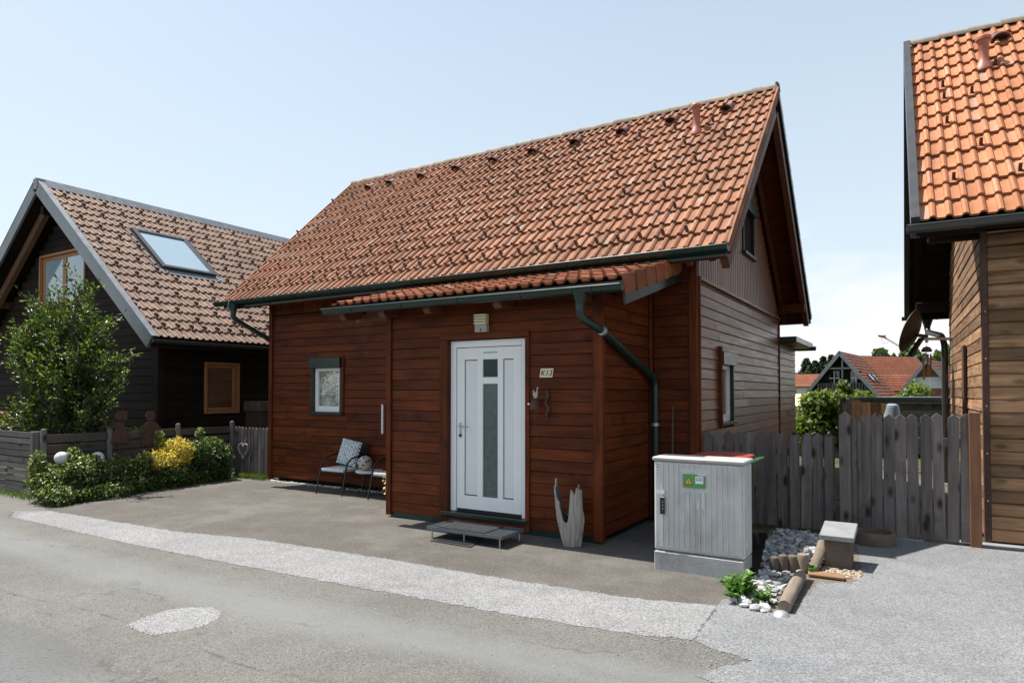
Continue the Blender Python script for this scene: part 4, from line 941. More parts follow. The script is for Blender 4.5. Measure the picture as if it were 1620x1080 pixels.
# metal grate step, two mats
st = thing('metal_step', 'low galvanised metal step on thin legs below the front door', 'step', (-4.13, 5.91, 0))
SX0, SX1, SY0, SY1 = -4.62, -3.64, 5.70, 6.14
for x in range(33): bx('grate_bar', 'stepsteel', st, SX0+.02+x*.0296, SX0+.026+x*.0296, SY0+.006, SY1-.006, .100, .128)
for a in ((SX0, SX1, SY0, SY0+.005), (SX0, SX1, SY1-.005, SY1), (SX0, SX0+.005, SY0+.006, SY1-.006), (SX1-.005, SX1, SY0+.006, SY1-.006)): bx('grate_edge', 'stepsteel', st, *a, .096, .131)
bx('grate_sheet', 'stepsteel', st, SX0+.006, SX1-.006, SY0+.006, SY1-.006, .094, .099)
for x in (SX0+.06, -4.13, SX1-.04):
    for y in (SY0+.02, SY1-.03): MB().tube([(x, y, 0), (x, y, .097)], .008, 6).build('leg', 'steel', st)
def matgeo(m, x0, x1, y0, y1, z, n, k):
    for i in range(n):
        for j in range(k):
            x = x0+(x1-x0)*(i+.5)/n; y = y0+(y1-y0)*(j+.5)/k; w = (x1-x0)/n*.36; h = (y1-y0)/k*.36
            if (i+j) % 2: w *= .55
            else: h *= .55
            m.box(x-w, x+w, y-h, y+h, z, z+.006)
dm = thing('door_mat', 'dark grey doormat lying on the metal step', 'doormat', (-4.16, 5.91, .13))
bx('base', 'matgrey', dm, -4.47, -3.87, SY0+.02, SY1-.03, .1295, .139); m = MB(); matgeo(m, -4.46, -3.88, SY0+.03, SY1-.04, .139, 22, 12); m.build('bristles', 'matgrey2', dm)
d2m = thing('rubber_mat', 'black patterned rubber mat lying on the asphalt before the step', 'doormat', (-4.2, 5.74, 0))
MB().prism([(0, 0), (.54, -.02), (.47, .27), (.02, .27)], (-4.49, 5.60, .001), (1, 0, 0), (0, 1, 0), (0, 0, .009)).build('base', 'rubber', d2m)
m = MB(); matgeo(m, -4.45, -4.0, 5.615, 5.85, .010, 16, 9); m.build('bristles', 'matgrey', d2m)
# driftwood log sculpture
dw = thing('driftwood_log', 'hollow silvered driftwood stump with split jagged prongs beside the porch corner', 'driftwood', (-3.115, 6.22, 0))
from mathutils import noise as mnoise
def driftwood():
    m = MB(); seg = 96; rows = 26
    def top(t):                               # height of the rim around the trunk, t 0..2pi, front is -Y
        a = (math.degrees(t)) % 360
        pts = [(0, .57), (15, .58), (30, .56), (45, .47), (60, .54), (72, .50), (90, .36), (115, .30), (140, .36), (160, .48), (172, .58), (180, .69), (188, .62), (197, .53), (206, .57), (215, .64), (223, .58), (233, .47), (245, .38), (256, .30), (266, .245), (276, .25), (284, .33), (290, .46), (297, .57), (305, .61), (312, .54), (320, .59), (332, .62), (346, .60), (360, .57)]
        for (p, q), (r_, s_) in zip(pts, pts[1:]):
            if p <= a <= r_: return q+(s_-q)*(a-p)/(r_-p)
        return .5
    out, inn = [], []
    for j in range(rows+1):
        for i in range(seg):
            t = 2*math.pi*i/seg; f = j/rows; z = (top(t)+.05*mnoise.noise(Vector((math.cos(t)*9, math.sin(t)*9, 3.)))*(1 if top(t) > .3 else .3))*f
            r = .88*(.108+.03*math.sin(min(z, .45)*5.2)+.012*z)*(1+.06*math.sin(3*t+1+4*z)+.035*math.sin(7*t+9*z)+.03*math.sin(13*t+3*z)+.018*math.sin(29*t+8*z))
            r *= .86+.30*min(1, z/.5); nz = mnoise.noise(Vector((math.cos(t)*2.2, math.sin(t)*2.2, z*3)))*.10+mnoise.noise(Vector((math.cos(t)*7, math.sin(t)*7, z*5)))*.09+mnoise.noise(Vector((math.cos(t)*16, math.sin(t)*16, z*9)))*.05
            r *= 1+nz; lean = .05*z
            out.append((math.cos(t)*r*1.10-lean, math.sin(t)*r*.78, z)); k = .72-.15*f if z > .2 else .5
            k = .52+.40*f**5
            inn.append((math.cos(t)*r*1.10*k-lean, math.sin(t)*r*.78*k, max(z-.006, .18)))
    n = len(out); m.add(out+inn, [(j*seg+i, j*seg+(i+1) % seg, (j+1)*seg+(i+1) % seg, (j+1)*seg+i) for j in range(rows) for i in range(seg)]+[(rows*seg+i, rows*seg+(i+1) % seg, n+rows*seg+(i+1) % seg, n+rows*seg+i) for i in range(seg)]+[tuple(range(seg-1, -1, -1))])
    c = MB(); c.add(inn, [(j*seg+(i+1) % seg, j*seg+i, (j+1)*seg+i, (j+1)*seg+(i+1) % seg) for j in range(rows) for i in range(seg)]+[tuple(range(seg))])
    return m, c
a, c = driftwood(); OFF[dw.name] = Vector(); a.build('trunk_shell', 'drift', dw, smooth=True); c.build('hollow', 'cavity', dw, smooth=True)
# leaning stick and white bars in the corner
MB().tube([(-2.56, 7.80, 0), (-2.57, 7.9, 1.42)], .012, 6).build('leaning_stick', 'pillar', None, **tag('thin grey stick leaning in the corner beside the green downpipe', 'stick'))
# ---- chairs
def chair(name, label, x, y, rz, group):
    t = thing(name, label, 'chair', (x, y, 0), group, rz=rz if rz else 1e-6)
    for s in (-1, 1):
        MB().tube(smooth_path([(s*.27, -.30, 0), (s*.27, -.19, .47), (s*.265, -.10, .555), (s*.26, .22, .60), (s*.25, .27, .50)]), .013, 8).build('frame_leg', 'black', t, smooth=True)
        MB().tube([(s*.24, .30, 0), (s*.24, .20, .36), (s*.245, .32, .74)], .012, 8).build('leg', 'black', t, smooth=True)
    MB().tube([(-.265, -.215, .34), (.265, -.215, .34)], .011, 8).build('crossbar', 'black', t)
    MB().tube([(-.24, .205, .35), (.24, .205, .35)], .011, 8).build('crossbar', 'black', t)
    m = MB(); m.box(-.235, .235, -.235, .21, .352, .400); m.build('seat', 'textile', t, bevel=.018, bseg=2, smooth=True)
    MB().prism([(.205, .44), (.235, .43), (.335, .76), (.305, .77)], (-.225, 0, 0), (0, 1, 0), (0, 0, 1), (.45, 0, 0)).build('backrest', 'chairback', t, bevel=.01)
    return t
chair('garden_chair', 'black tube armchair with white seat carrying the patterned cushion', -7.86, 7.58, .04, 'garden chairs by the house wall')
chair('garden_chair', 'black tube armchair half hidden behind the porch corner', -6.72, 7.55, -.03, 'garden chairs by the house wall')
tb = thing('side_table', 'small round white side table between the two chairs', 'table', (-7.28, 7.58, 0))
MB().lathe([(.20, 0), (.215, .012), (.215, .028), (.20, .036)], (-7.28, 7.58, .352), 24).build('table_top', 'textile', tb, smooth=True)
for k in range(3):
    a = 2*math.pi*k/3+.5; MB().tube([(-7.28+.17*math.cos(a), 7.58+.17*math.sin(a), 0), (-7.28+.13*math.cos(a), 7.58+.13*math.sin(a), .355)], .008, 6).build('leg', 'black', tb)
cu = thing('cushion', 'blue and white patterned cushion leaning on the left chair', 'cushion', (-7.80, 7.60, .405), rz=.06)
def cushion():
    m = MB(); n = 12; vs_ = []
    for s in (1, -1):
        for i in range(n+1):
            for j in range(n+1):
                u, v = i/n*2-1, j/n*2-1; e = max(0, (1-u**4))*max(0, (1-v**4)); pin = 1+.06*(u*u*v*v)
                vs_.append((u*.20*pin*(1-.05*v*v), s*(.004+.062*e**.6), v*.20*pin*(1-.05*u*u)))
    q = (n+1)**2; fs = [(i*(n+1)+j, (i+1)*(n+1)+j, (i+1)*(n+1)+j+1, i*(n+1)+j+1) for i in range(n) for j in range(n)]
    fs += [(q+b, q+a, q+d, q+c) for a, b, c, d in fs]; m.add(vs_, fs); return m
def cushmat():
    b = NB('blue_print_fabric'); p = b.pos((1, 1, 1), obj=True)
    br = b.n('ShaderNodeTexBrick'); b.set(br.inputs['Vector'], b.vec('MULTIPLY', p, (14., 14., 14.)))
    s = b.n('ShaderNodeSeparateXYZ'); b.set(s.inputs[0], p)
    c = b.n('ShaderNodeCombineXYZ'); b.set(c.inputs[0], s.outputs[0]); b.set(c.inputs[1], s.outputs[2])
    ch = b.n('ShaderNodeTexChecker'); b.set(ch.inputs['Vector'], c.outputs[0]); ch.inputs['Scale'].default_value = 34
    nz = b.noise(c.outputs[0], 36, 2, .5); f = b.mr(nz, .42, .56)
    col = b.mix(ch.outputs['Fac'], (.50, .56, .58), (.035, .10, .16)); col = b.mix(f, col, (.60, .64, .65))
    return b.fin(col, .9, .2)
M['cushion'] = cushmat()
o = cushion().build('cover', 'cushion', cu, smooth=True); o.location = (0, .065, .222); o.rotation_euler = (R(-14), R(9), 0)
bl = thing('pierced_ball', 'grey ceramic ball with round holes on the white side table', 'ball', (-7.30, 7.50, .39))
def ball():
    m = MB(); m.lathe([(.115*math.sin(math.pi*k/14), .115-.115*math.cos(math.pi*k/14)) for k in range(15)], (-7.30, 7.50, .388), 24); return m
ball().build('shell', 'ballmat', bl, smooth=True)
cB = Vector((-7.30, 7.50, .503))
for th, ph in ((20, -90), (50, -60), (50, -125), (-10, -60), (-12, -110), (15, -140), (15, -35), (-40, -88), (75, -90), (22, -10)):
    d = Vector((math.cos(R(th))*math.cos(R(ph)), math.cos(R(th))*math.sin(R(ph)), math.sin(R(th)))); MB().lathe([(.016, 0), (.016, .0015)], cB+d*.1145, 10, d).build('hole_disc', 'ink', bl)  # flat black discs stand in for the shade inside the holes
# flowers behind the porch corner
fl = shrub('flower_pot', 'pink and cream flowers in a pot peeking out behind the porch corner', (-6.50, 7.28, 0), [(-6.50, 7.26, .30, .16, .14, .14, 150), (-6.52, 7.22, .20, .12, .12, .1, 60)], [('flower', 1, .045, .035, None), ('leafivy', .4, .06, .03, None)], 'flower pot', stems=False)
MB().lathe([(.08, 0), (.12, .18), (.125, .2)], (-6.50, 7.28, 0), 16).build('pot', 'terracotta', fl, smooth=True)

# ---- stones
def stones(name, pts, smin, smax, mat, lab=None, cat=None, flat=.6):
    ico = bmesh.new(); bmesh.ops.create_icosphere(ico, subdivisions=1, radius=1); V0 = np.array([v.co[:] for v in ico.verts]); F0 = [tuple(v.index for v in f.verts) for f in ico.faces]; ico.free()
    n = len(pts); V = []; F = []
    for i, (x, y, z) in enumerate(pts):
        s = rng.uniform(smin, smax)*np.array([rng.uniform(.7, 1.3), rng.uniform(.7, 1.3), flat*rng.uniform(.7, 1.2)]); v = V0*rng.uniform(.62, 1.25, (len(V0), 1))*s
        a = rng.uniform(0, 6.28); b_ = rng.uniform(-.5, .5); Rz = np.array([[math.cos(a), -math.sin(a), 0], [math.sin(a), math.cos(a), 0], [0, 0, 1]]); Rx = np.array([[1, 0, 0], [0, math.cos(b_), -math.sin(b_)], [0, math.sin(b_), math.cos(b_)]])
        v = v @ Rx.T @ Rz.T+np.array([x, y, z+s[2]*.4]); o = i*len(V0); V += v.tolist(); F += [tuple(k+o for k in f) for f in F0]
    m = MB(); m.v = [tuple(p) for p in V]; m.f = F; return m.build(name, mat, None, kind='stuff', label=lab, category=cat)
P = []
while len(P) < 950:
    x, y = rng.uniform(-1.4, -.5), rng.uniform(5.06, 8.1)
    l = -1.25+.02*(y-6) if y < 6.2 else -1.27-(y-6.2)*.14
    r = -.94 if y < 6.15 else -.80+(y-6.15)*.02
    if l+.03 < x < r-.02 and y > 5.06+(-x-.95)*.3 and not (-1.14 < x < -.8 and 6.05 < y < 6.55 and rng.random() < .7): P.append((x, y, .004+rng.random()*.02))
stones('pebble_bed', P, .018, .042, 'pebble', 'grey and white pebbles filling the bed right of the cabinet', 'pebbles')
P = [(rng.uniform(XL+.1, PX0-.1), YF-.03-abs(rng.normal(0, .05)), .0) for _ in range(420)]
stones('white_chippings', P, .010, .024, 'stone', 'white stone chippings along the foot of the house wall', 'chippings')

# loose chippings strewn along the worn edges of the pale strip and the side driveway
P = []
E1 = [(-10.3, 4.06), (-9.9, 3.86), (-7.2, 3.84), (-5.18, 3.91), (-3.71, 3.99), (-2.51, 4.07), (-1.64, 4.17), (-1.27, 4.27)]; E2 = [(-1.92, 4.89), (-2.97, 4.82), (-4.49, 4.79), (-6.23, 4.68), (-7.28, 4.46), (-10.0, 4.33)]; E3 = [(-1.26, 4.27), (-.87, 4.14), (-1.06, 3.85), (-.6, 3.6), (.4, 3.55)]; E4 = [(-1.29, 5.24), (-1.0, 5.06), (-.80, 5.1), (-.74, 6.08), (-.5, 6.22), (-.44, 6.5), (-.52, 7.2)]
for E_, n_, sp_ in ((E1, 1300, .05), (E2, 700, .035), (E3, 500, .06), (E4, 320, .03), (ov+ov[:1], 90, .03)):
    for _ in range(n_):
        i_ = rng.integers(len(E_)-1); t_ = rng.random(); a_, b_ = np.array(E_[i_]), np.array(E_[i_+1]); p_ = a_+(b_-a_)*t_; d_ = (b_-a_)/np.linalg.norm(b_-a_); p_ = p_+np.array([d_[1], -d_[0]])*rng.normal(0, sp_); P.append((p_[0], p_[1], .002))
for _ in range(500): P.append((rng.uniform(-7, 1), rng.uniform(1.6, 4.2), .0))
for _ in range(350): P.append((rng.uniform(-9.5, -1.5), rng.uniform(4.9, 7.3), .0))
stones('loose_chippings', P, .002, .0065, 'chip', 'loose stone chippings strewn along the pale strip and driveway edges', 'chippings')
# ---- utility cabinet
cb = thing('utility_cabinet', 'grey ribbed electricity cabinet on a concrete plinth in front of the fence', 'cabinet', (-1.675, 5.98, 0))
CX0, CX1, CY0, CY1 = -2.075, -1.28, 5.83, 6.12
bx('plinth', 'plinth', cb, CX0+.005, CX1-.004, CY0-.025, CY1+.01, -.01, .165, bevel=.008)
bx('body', 'cab', cb, CX0, CX1, CY0, CY1, .172, .975, bevel=.012)
bx('lid', 'cablid', cb, CX0-.012, CX1+.014, CY0-.022, CY1+.02, .976, 1.012, bevel=.010)
cd = bx('cabinet_door', 'cab', cb, CX0+.018, CX1-.018, CY0-.010, CY0-.001, .20, .965, bevel=.003)
for k in range(14):
    x = CX0+.085+k*.0475
    for z0, z1 in (((.215, .955),) if not (3 < k < 9) else ((.215, .715), (.925, .955))):
        MB().prism([(-.006, 0), (-.003, .013), (.003, .013), (.006, 0)], (x, CY0-.0102, z0), (1, 0, 0), (0, -1, 0), (0, 0, z1-z0)).build('rib', 'cab', cd)
MB().prism([(-.022, 0), (.022, 0), (.022, .008), (-.022, .008)], (CX0+.085, CY0-.0235, .50), (1, 0, 0), (0, -1, 0), (0, 0, .155)).build('handle', 'black', cd, bevel=.003)
for k in range(3): MB().lathe([(.005, 0), (.005, .003)], (CX0+.09, CY0-.032, .55+.03*k), 8, (0, -1, 0)).build('lock_pin', 'steel', cd)
bx('label', 'stickerwhite', cd, CX0+.03, CX0+.105, CY0-.026, CY0-.0235, .68, .715)
bx('number_plate', 'stickerwhite', cd, CX0+.022, CX0+.05, CY0-.0145, CY0-.0105, .905, .955)
text_mesh('lettering', '2', .05, 'ink', cd, Matrix.Translation(Vector((CX0+.036, CY0-.0152, .93))-OFF[cd.name]) @ FACE, .0004)
sg = bx('warning_sticker', 'stickergreen', cd, CX0+.272, CX0+.472, CY0-.026, CY0-.0236, .755, .875)
bx('sticker_back', 'cab', cd, CX0+.275, CX0+.469, CY0-.0235, CY0-.0103, .757, .873)
tr = lambda s: [(-.040*s, -.034*s), (.040*s, -.034*s), (0, .036*s)]
MB().prism(tr(1), (CX0+.325, CY0-.0262, .815), (1, 0, 0), (0, 0, 1), (0, -.0006, 0)).build('warning_triangle', 'ink', sg)
MB().prism(tr(.80), (CX0+.325, CY0-.0269, .8145), (1, 0, 0), (0, 0, 1), (0, -.0004, 0)).build('warning_triangle', 'yellow', sg)
MB().prism([(.003, .018), (-.006, .0), (.0, .002), (-.004, -.018), (.007, .004), (.001, .002)], (CX0+.325, CY0-.0275, .808), (1, 0, 0), (0, 0, 1), (0, -.0004, 0)).build('lightning_bolt', 'ink', sg)
bx('sticker_field', 'stickerwhite', sg, CX0+.385, CX0+.455, CY0-.0267, CY0-.0262, .795, .858)
bx('sticker_field', 'stickerwhite', sg, CX0+.41, CX0+.47, CY0-.0267, CY0-.0262, .866, .8745)
for r_, z in enumerate((.838, .822)):
    for k in range(5): bx('small_print', 'ink', sg, CX0+.392+k*.012, CX0+.400+k*.012, CY0-.0271, CY0-.0268, z, z+.008)
for k, (x, z0, z1) in enumerate(((.315, .58, .70), (.40, .56, .64), (.445, .57, .725))): MB().prism([(-.007, 0), (.006, .01), (.009, z1-z0), (-.005, z1-z0-.02)], (CX0+x, CY0-.0106, z0), (1, 0, 0), (0, 0, 1), (0, -.0006, 0)).build('peeled_sticker', 'stickerwhite', cd)
bx('hinge', 'cream', cb, CX1-.0, CX1+.012, CY0+.03, CY0+.06, .27, .33, bevel=.003)
# wheelie bin behind the cabinet
wb = thing('wheelie_bin', 'green wheelie bin with red lid standing behind the grey cabinet', 'bin', (-1.72, 6.75, 0)); wb.scale = (1, 1, .97)
bz = lambda z: (.06*(1-z/1.0))
m = MB(); B0, B1 = -2.02, -1.44; D0, D1 = 6.50, 7.02
m.add([(B0+.06, D0+.05, .06), (B1-.08, D0+.05, .06), (B1-.08, D1-.05, .06), (B0+.06, D1-.05, .06), (B0, D0, .95), (B1, D0, .95), (B1, D1, .95), (B0, D1, .95)], [(0, 3, 2, 1), (4, 5, 6, 7), (0, 1, 5, 4), (1, 2, 6, 5), (2, 3, 7, 6), (3, 0, 4, 7)]); m.build('bin_body', 'bingreen', wb, bevel=.02)
bx('bin_rim', 'bingreen', wb, B0-.02, B1+.02, D0-.02, D1+.02, .93, .955, bevel=.006)
m = MB(); m.prism([(0, 0), (.60, 0), (.60, .035), (.45, .055), (.12, .05), (0, .02)], (B0-.02, D0-.02, .957), (1, 0, 0), (0, 0, 1), (0, D1-D0+.04, 0)); m.build('lid', 'binred', wb, bevel=.008)
MB().tube(smooth_path([(B1-.02, D0+.04, .93), (B1+.10, D0+.04, .97), (B1+.10, D1-.04, .97), (B1-.02, D1-.04, .93)]), .017, 8).build('handle', 'bingreen', wb, smooth=True)
for y in (D0-.01, D1-.04):
    w = MB().lathe([(.095, 0), (.10, .012), (.10, .04), (.095, .052)], (B1-.06, y, .10), 18, (0, 1, 0)).build('wheel', 'rubber', wb, smooth=True)

# ---- fences to the right
def picket_mesh(w, h, t, mat, tip=None):
    tip = tip or w*.42; m = MB(); m.prism([(-w/2, 0), (w/2, 0), (w/2, h-tip), (0, h), (-w/2, h-tip)], (0, -t/2, 0), (1, 0, 0), (0, 0, 1), (0, t, 0))
    me = m.mesh('picket', bevel=.003); me.materials.append(M[mat]); return me
def picket_run(root, xs, y, w, h, mat, z0=.03, jit=.012, t=.024):
    ms = [picket_mesh(w*random.uniform(.95, 1.03), h, t, mat) for _ in range(3)]
    for x in xs:
        link('picket', random.choice(ms), root, Matrix.Translation(Vector((x, y+random.uniform(-.003, .003), z0+random.uniform(-jit, jit)))-OFF[root.name]) @ Matrix.Rotation(random.gauss(0, .006), 4, 'Y') @ Matrix.Rotation(random.gauss(0, .02), 4, 'Z'))
FY = 8.25
f1 = thing('picket_fence', 'weathered grey picket fence between the side wall and the tall gate post', 'fence', (-1.55, FY, 0))
picket_run(f1, [-2.245+.1245*k for k in range(12)], FY, .114, 1.10, 'greyZ')
for z in (.32, .86): MB().box(-2.28, -.78, FY+.0135, FY+.06, z, z+.085).build('rail', 'greyX', f1)
for x in (-1.25, -.885): bx('post', 'greyZ', f1, x-.042, x+.042, FY-.055, FY-.0125, .0, 1.1, bevel=.006)
f2 = thing('picket_gate', 'tall weathered grey picket gate beside the log-clad house', 'gate', (-.1, FY+.1, 0))
picket_run(f2, [-.535+.1165*k for k in range(9)], FY+.1, .106, 1.34, 'greyZ')
for z in (.36, 1.02): MB().box(-.62, .44, FY+.1135, FY+.16, z, z+.09).build('rail', 'greyX', f2)
gp = thing('gate_post', 'thick grey timber gate post with pointed top between fence and gate', 'post', (-.71, FY+.02, 0))
MB().prism([(-.062, 0), (.055, 0), (.055, 1.33), (.0, 1.385), (-.062, 1.34)], (-.715, FY-.06, 0), (1, 0, 0), (0, 0, 1), (0, .09, 0)).build('board', 'greyZ', gp, bevel=.004)
for k, (x, w, h) in enumerate(((-.632, .05, 1.31), (-.585, .045, 1.27))): bx('side_board', 'greyZ', gp, x-w/2, x+w/2, FY+.0+.03*k, FY+.06+.03*k, 0, h, bevel=.004)
tp = bx('timber_post', 'redpost', None, .425, .525, FY+.06, FY+.17, .0, 1.39, bevel=.006, **tag('warm brown square timber post between gate and log-clad house', 'post'))
# small pillar, planter ring, edging
pi = thing('concrete_pillar', 'short brown concrete pillar with pale sloping cap before the fence', 'pillar', (-.66, 6.8, 0))
bx('shaft', 'pillar', pi, -.765, -.545, 6.69, 6.95, -.01, .25, bevel=.006)
MB().prism([(-.05, .252), (.36, .30), (.36, .36), (-.05, .30)], (-.80, 6.69, 0), (0, 1, 0), (0, 0, 1), (.285, 0, 0)).build('cap', 'slab', pi, bevel=.006)
rg = thing('planter_ring', 'low round concrete planter ring at the foot of the gate', 'planter', (-.42, 7.97, 0))
MB().lathe([(.20, -.01), (.205, .10), (.20, .13), (.165, .13), (.16, .09), (.02, .085)], (-.43, 7.97, 0), 28).build('ring', 'pillar', rg, smooth=True)
te = MB().prism([(-.045, 0), (.045, 0), (.045, .055), (-.045, .06)], (-1.255, 6.0, 0), (1, 0, 0), (0, 0, 1), (-.23, 1.65, 0)).build('edging_board', 'darkY', None, bevel=.005, **tag('dark timber edging board running from the cabinet to the fence', 'edging'))
lg_ = thing('edging_log', 'round weathered log edging at the lower right of the pebble bed', 'log', (-.86, 5.6, 0))
MB().tube([(-.855, 5.14, .045), (-.862, 5.38, .05)], [.047, .05], 12).build('log_piece', 'logwood', lg_, smooth=True)
MB().tube([(-.862, 5.385, .05), (-.864, 5.45, .052), (-.868, 5.58, .051), (-.868, 5.72, .055), (-.872, 5.88, .053), (-.875, 6.0, .052), (-.876, 6.06, .05)], [.047, .052, .049, .053, .049, .050, .043], 14).build('log_piece', 'logwood', lg_, smooth=True)
pa = thing('palisade_edging', 'row of short rounded wooden stakes edging the pebble bed', 'edging', (-.98, 6.38, 0))
for k, (x, y, h, r) in enumerate(((-1.13, 6.30, .13, .04), (-1.06, 6.33, .15, .043), (-.985, 6.36, .15, .045), (-.905, 6.38, .17, .052))):
    MB().lathe([(r, -.01), (r, h-.03), (r*.85, h-.01), (r*.4, h)], (x, y, 0), 12).build('stake', 'pillar' if k < 3 else 'logwood', pa, smooth=True)
MB().tube([(-.83, 6.42, .02), (-.80, 6.65, .12), (-.82, 7.0, .14)], .045, 10).build('stake', 'logwood', pa, smooth=True)
MB().prism([(-.10, -.05), (.18, -.04), (.17, .08), (-.12, .07)], (-.74, 6.28, .012), (1, 0, 0), (0, 1, 0), (0, 0, .022)).build('flat_board', 'brownX', None, bevel=.004, **tag('flat rotten board on the ground before the concrete pillar', 'board'))
MB().lathe([(.062, 0), (.05, .018), (.03, .03), (.005, .034)], (-.865, 5.07, .003), 18).build('metal_dome', 'steel', None, smooth=True, **tag('small shiny metal cap on the asphalt at the log end', 'metal dome'))
P = [(rng.uniform(-.78, -.46), rng.uniform(6.36, 6.68), .0) for _ in range(160)]
stones('grit_heap', P, .008, .02, 'gritstone', 'loose sandy grit around the foot of the concrete pillar', 'grit')
# weeds
def weed(name, label, x, y, n, h, lw):
    t = thing(name, label, 'plant', (x, y, 0)); C, D, Nn = [], [], []
    for i in range(n):
        a = rng.uniform(0, 6.28); el = rng.uniform(.35, 1.3); L = h*rng.uniform(.5, 1); d = np.array([math.cos(a)*math.cos(el), math.sin(a)*math.cos(el), math.sin(el)])
        for s in np.linspace(.35, 1, 6):
            sd = np.array([-math.sin(a), math.cos(a), 0]); p = np.array([x, y, .01])+d*L*s
            for k in (-1, 1): C.append(p+sd*k*lw*.5); D.append(d*.5+sd*k*.8+rng.normal(0, .15, 3)); Nn.append(np.array([0, 0, 1])+rng.normal(0, .35, 3))
    leaf_mesh(np.array(C), np.array(D), np.array(Nn), lw*1.5, lw*.9, 'foliage', 'leafweed', t, (x, y, 0)); return t
weed('dandelion_weed', 'leafy green dandelion weed at the foot of the cabinet plinth', -1.21, 5.30, 16, .24, .05)
weed('dandelion_weed', 'small weed growing among the white pebbles beside the log', -1.02, 5.29, 10, .14, .032)
weed('dandelion_weed', 'tiny weed sprouting between the stakes and the pillar', -.83, 6.36, 6, .08, .02)

# ================================================================== LEFT GARDEN
FX = -11.3
bf = thing('board_fence', 'dark horizontal board fence with round posts behind the shrubs', 'fence', (FX, 6.4, 0))
py_ = [4.80, 5.76, 6.93, 8.02]
for y in py_:
    p = MB().lathe([(.042, -.02), (.042, 1.01), (.036, 1.03), (.01, 1.04)], (FX, y, 0), 12).build('post', 'greyZ', bf, smooth=True)
for a, b in zip(py_, py_[1:]):
    for k in range(6):
        z = .98-.158*(k+1); MB().box(FX-.052, FX-.026, a-.02 if k else a-.02, b-.024, z, z+.122+random.uniform(-.008, .004)).build('rail_board', 'fenceY', bf)
sf = thing('slatted_fence', 'grey horizontal slat fence along the road at the far left', 'fence', (-13, 4.72, 0))
for k in range(10):
    MB().box(-16.2, -11.47, 4.70, 4.722, .03+k*.097, .03+k*.097+.080+random.uniform(-.004, .004)).build('slat', 'greyX', sf)
for x in (-11.43, -13.4, -15.4): bx('post', 'greyZ', sf, x-.045, x+.045, 4.723 if x < -12 else 4.69, 4.80, 0, 1.0, bevel=.006)
pf = thing('small_picket_fence', 'low grey picket fence joining the left corner of the house', 'fence', (-10.8, 8.05, 0))
picket_run(pf, [-11.20+.1*k for k in range(11)], 8.03, .082, .93, 'greyZ', .01, .006, .02)
for z in (.25, .68): MB().box(-11.26, -10.14, 8.042, 8.08, z, z+.07).build('rail', 'greyX', pf)
bx('post', 'greyZ', pf, -10.20, -10.13, 8.0, 8.07, 0, .96, bevel=.02)
# wicker heart
he = thing('wicker_heart', 'grey wicker heart wreath hanging on the low picket fence', 'wreath', (-10.9, 7.99, .3))
hp = []
for k in range(41):
    t = 2*math.pi*k/40; hp.append(((16*math.sin(t)**3)/16*.135, (13*math.cos(t)-5*math.cos(2*t)-2*math.cos(3*t)-math.cos(4*t))/16*.155))
for j in range(7):
    a = rng.uniform(0, 6.28); pts = [(-10.9+x*(1+.09*math.sin(9*k/40*6.28+a)), 7.985+.016*math.cos(11*k/40*6.28+a), .50+y*(1+.09*math.cos(7*k/40*6.28+a*2))) for k, (x, y) in enumerate(hp)]
    MB().tube(pts, .011, 5, cap=False).build('strand', 'wicker', he, smooth=True)
MB().tube([(-10.9, 7.985, .60), (-10.86, 7.99, .66), (-10.84, 8.0, .72)], .008, 5).build('hanger', 'wicker', he)
# rusty silhouettes
def plate(name, label, o, pts, th=.006):
    t = thing(name, label, 'garden figure', (o[0], o[1], 0))
    for i_, (nmn, poly) in enumerate(pts): MB().prism(poly, (o[0]+.0012*i_, o[1], o[2]), (0, 1, 0), (0, 0, 1), (th, 0, 0)).build(nmn, 'rust', t)
    MB().tube([(o[0]+.003, o[1], .0), (o[0]+.003, o[1], o[2]+.2)], .006, 5).build('stake', 'rust', t); return t
circ = lambda cx, cy, r, n=14, q=1: [(cx+r*math.cos(2*math.pi*k/n), cy+r*q*math.sin(2*math.pi*k/n)) for k in range(n)]
plate('girl_silhouette', 'rusty metal cutout of a girl holding a flower on the board fence', (FX+.07, 5.88, .76), [
    ('dress', [(-.15, .0), (.15, .0), (.17, .04), (.075, .26), (.07, .34), (-.06, .34), (-.065, .24)]), ('head', circ(.0, .45, .072)), ('hair', [(.02, .40), (.11, .36), (.115, .52), (.03, .545)]), ('face', [(-.04, .40), (-.09, .43), (-.07, .47), (-.04, .5)]),
    ('arm', [(-.05, .33), (-.16, .29), (-.22, .31), (-.225, .275), (-.16, .245), (-.05, .27)]), ('flower', circ(-.235, .36, .034, 6)), ('flower_stalk', [(-.232, .26), (-.222, .26), (-.228, .35), (-.238, .35)])])
plate('boy_silhouette', 'rusty metal cutout of a boy with arms akimbo on the board fence', (FX+.075, 6.38, .70), [
    ('body', [(-.13, .0), (.13, .0), (.12, .18), (.15, .34), (.06, .39), (-.06, .39), (-.11, .32), (-.10, .16)]), ('head', circ(.0, .475, .078)), ('cap', [(-.09, .49), (.085, .50), (.05, .575), (-.05, .57)]),
    ('arm', [(-.09, .36), (-.17, .30), (-.18, .20), (-.11, .13), (-.10, .165), (-.145, .215), (-.14, .28), (-.08, .32)]), ('arm', [(.09, .36), (.19, .28), (.19, .18), (.11, .1), (.105, .14), (.155, .20), (.155, .26), (.08, .31)])])
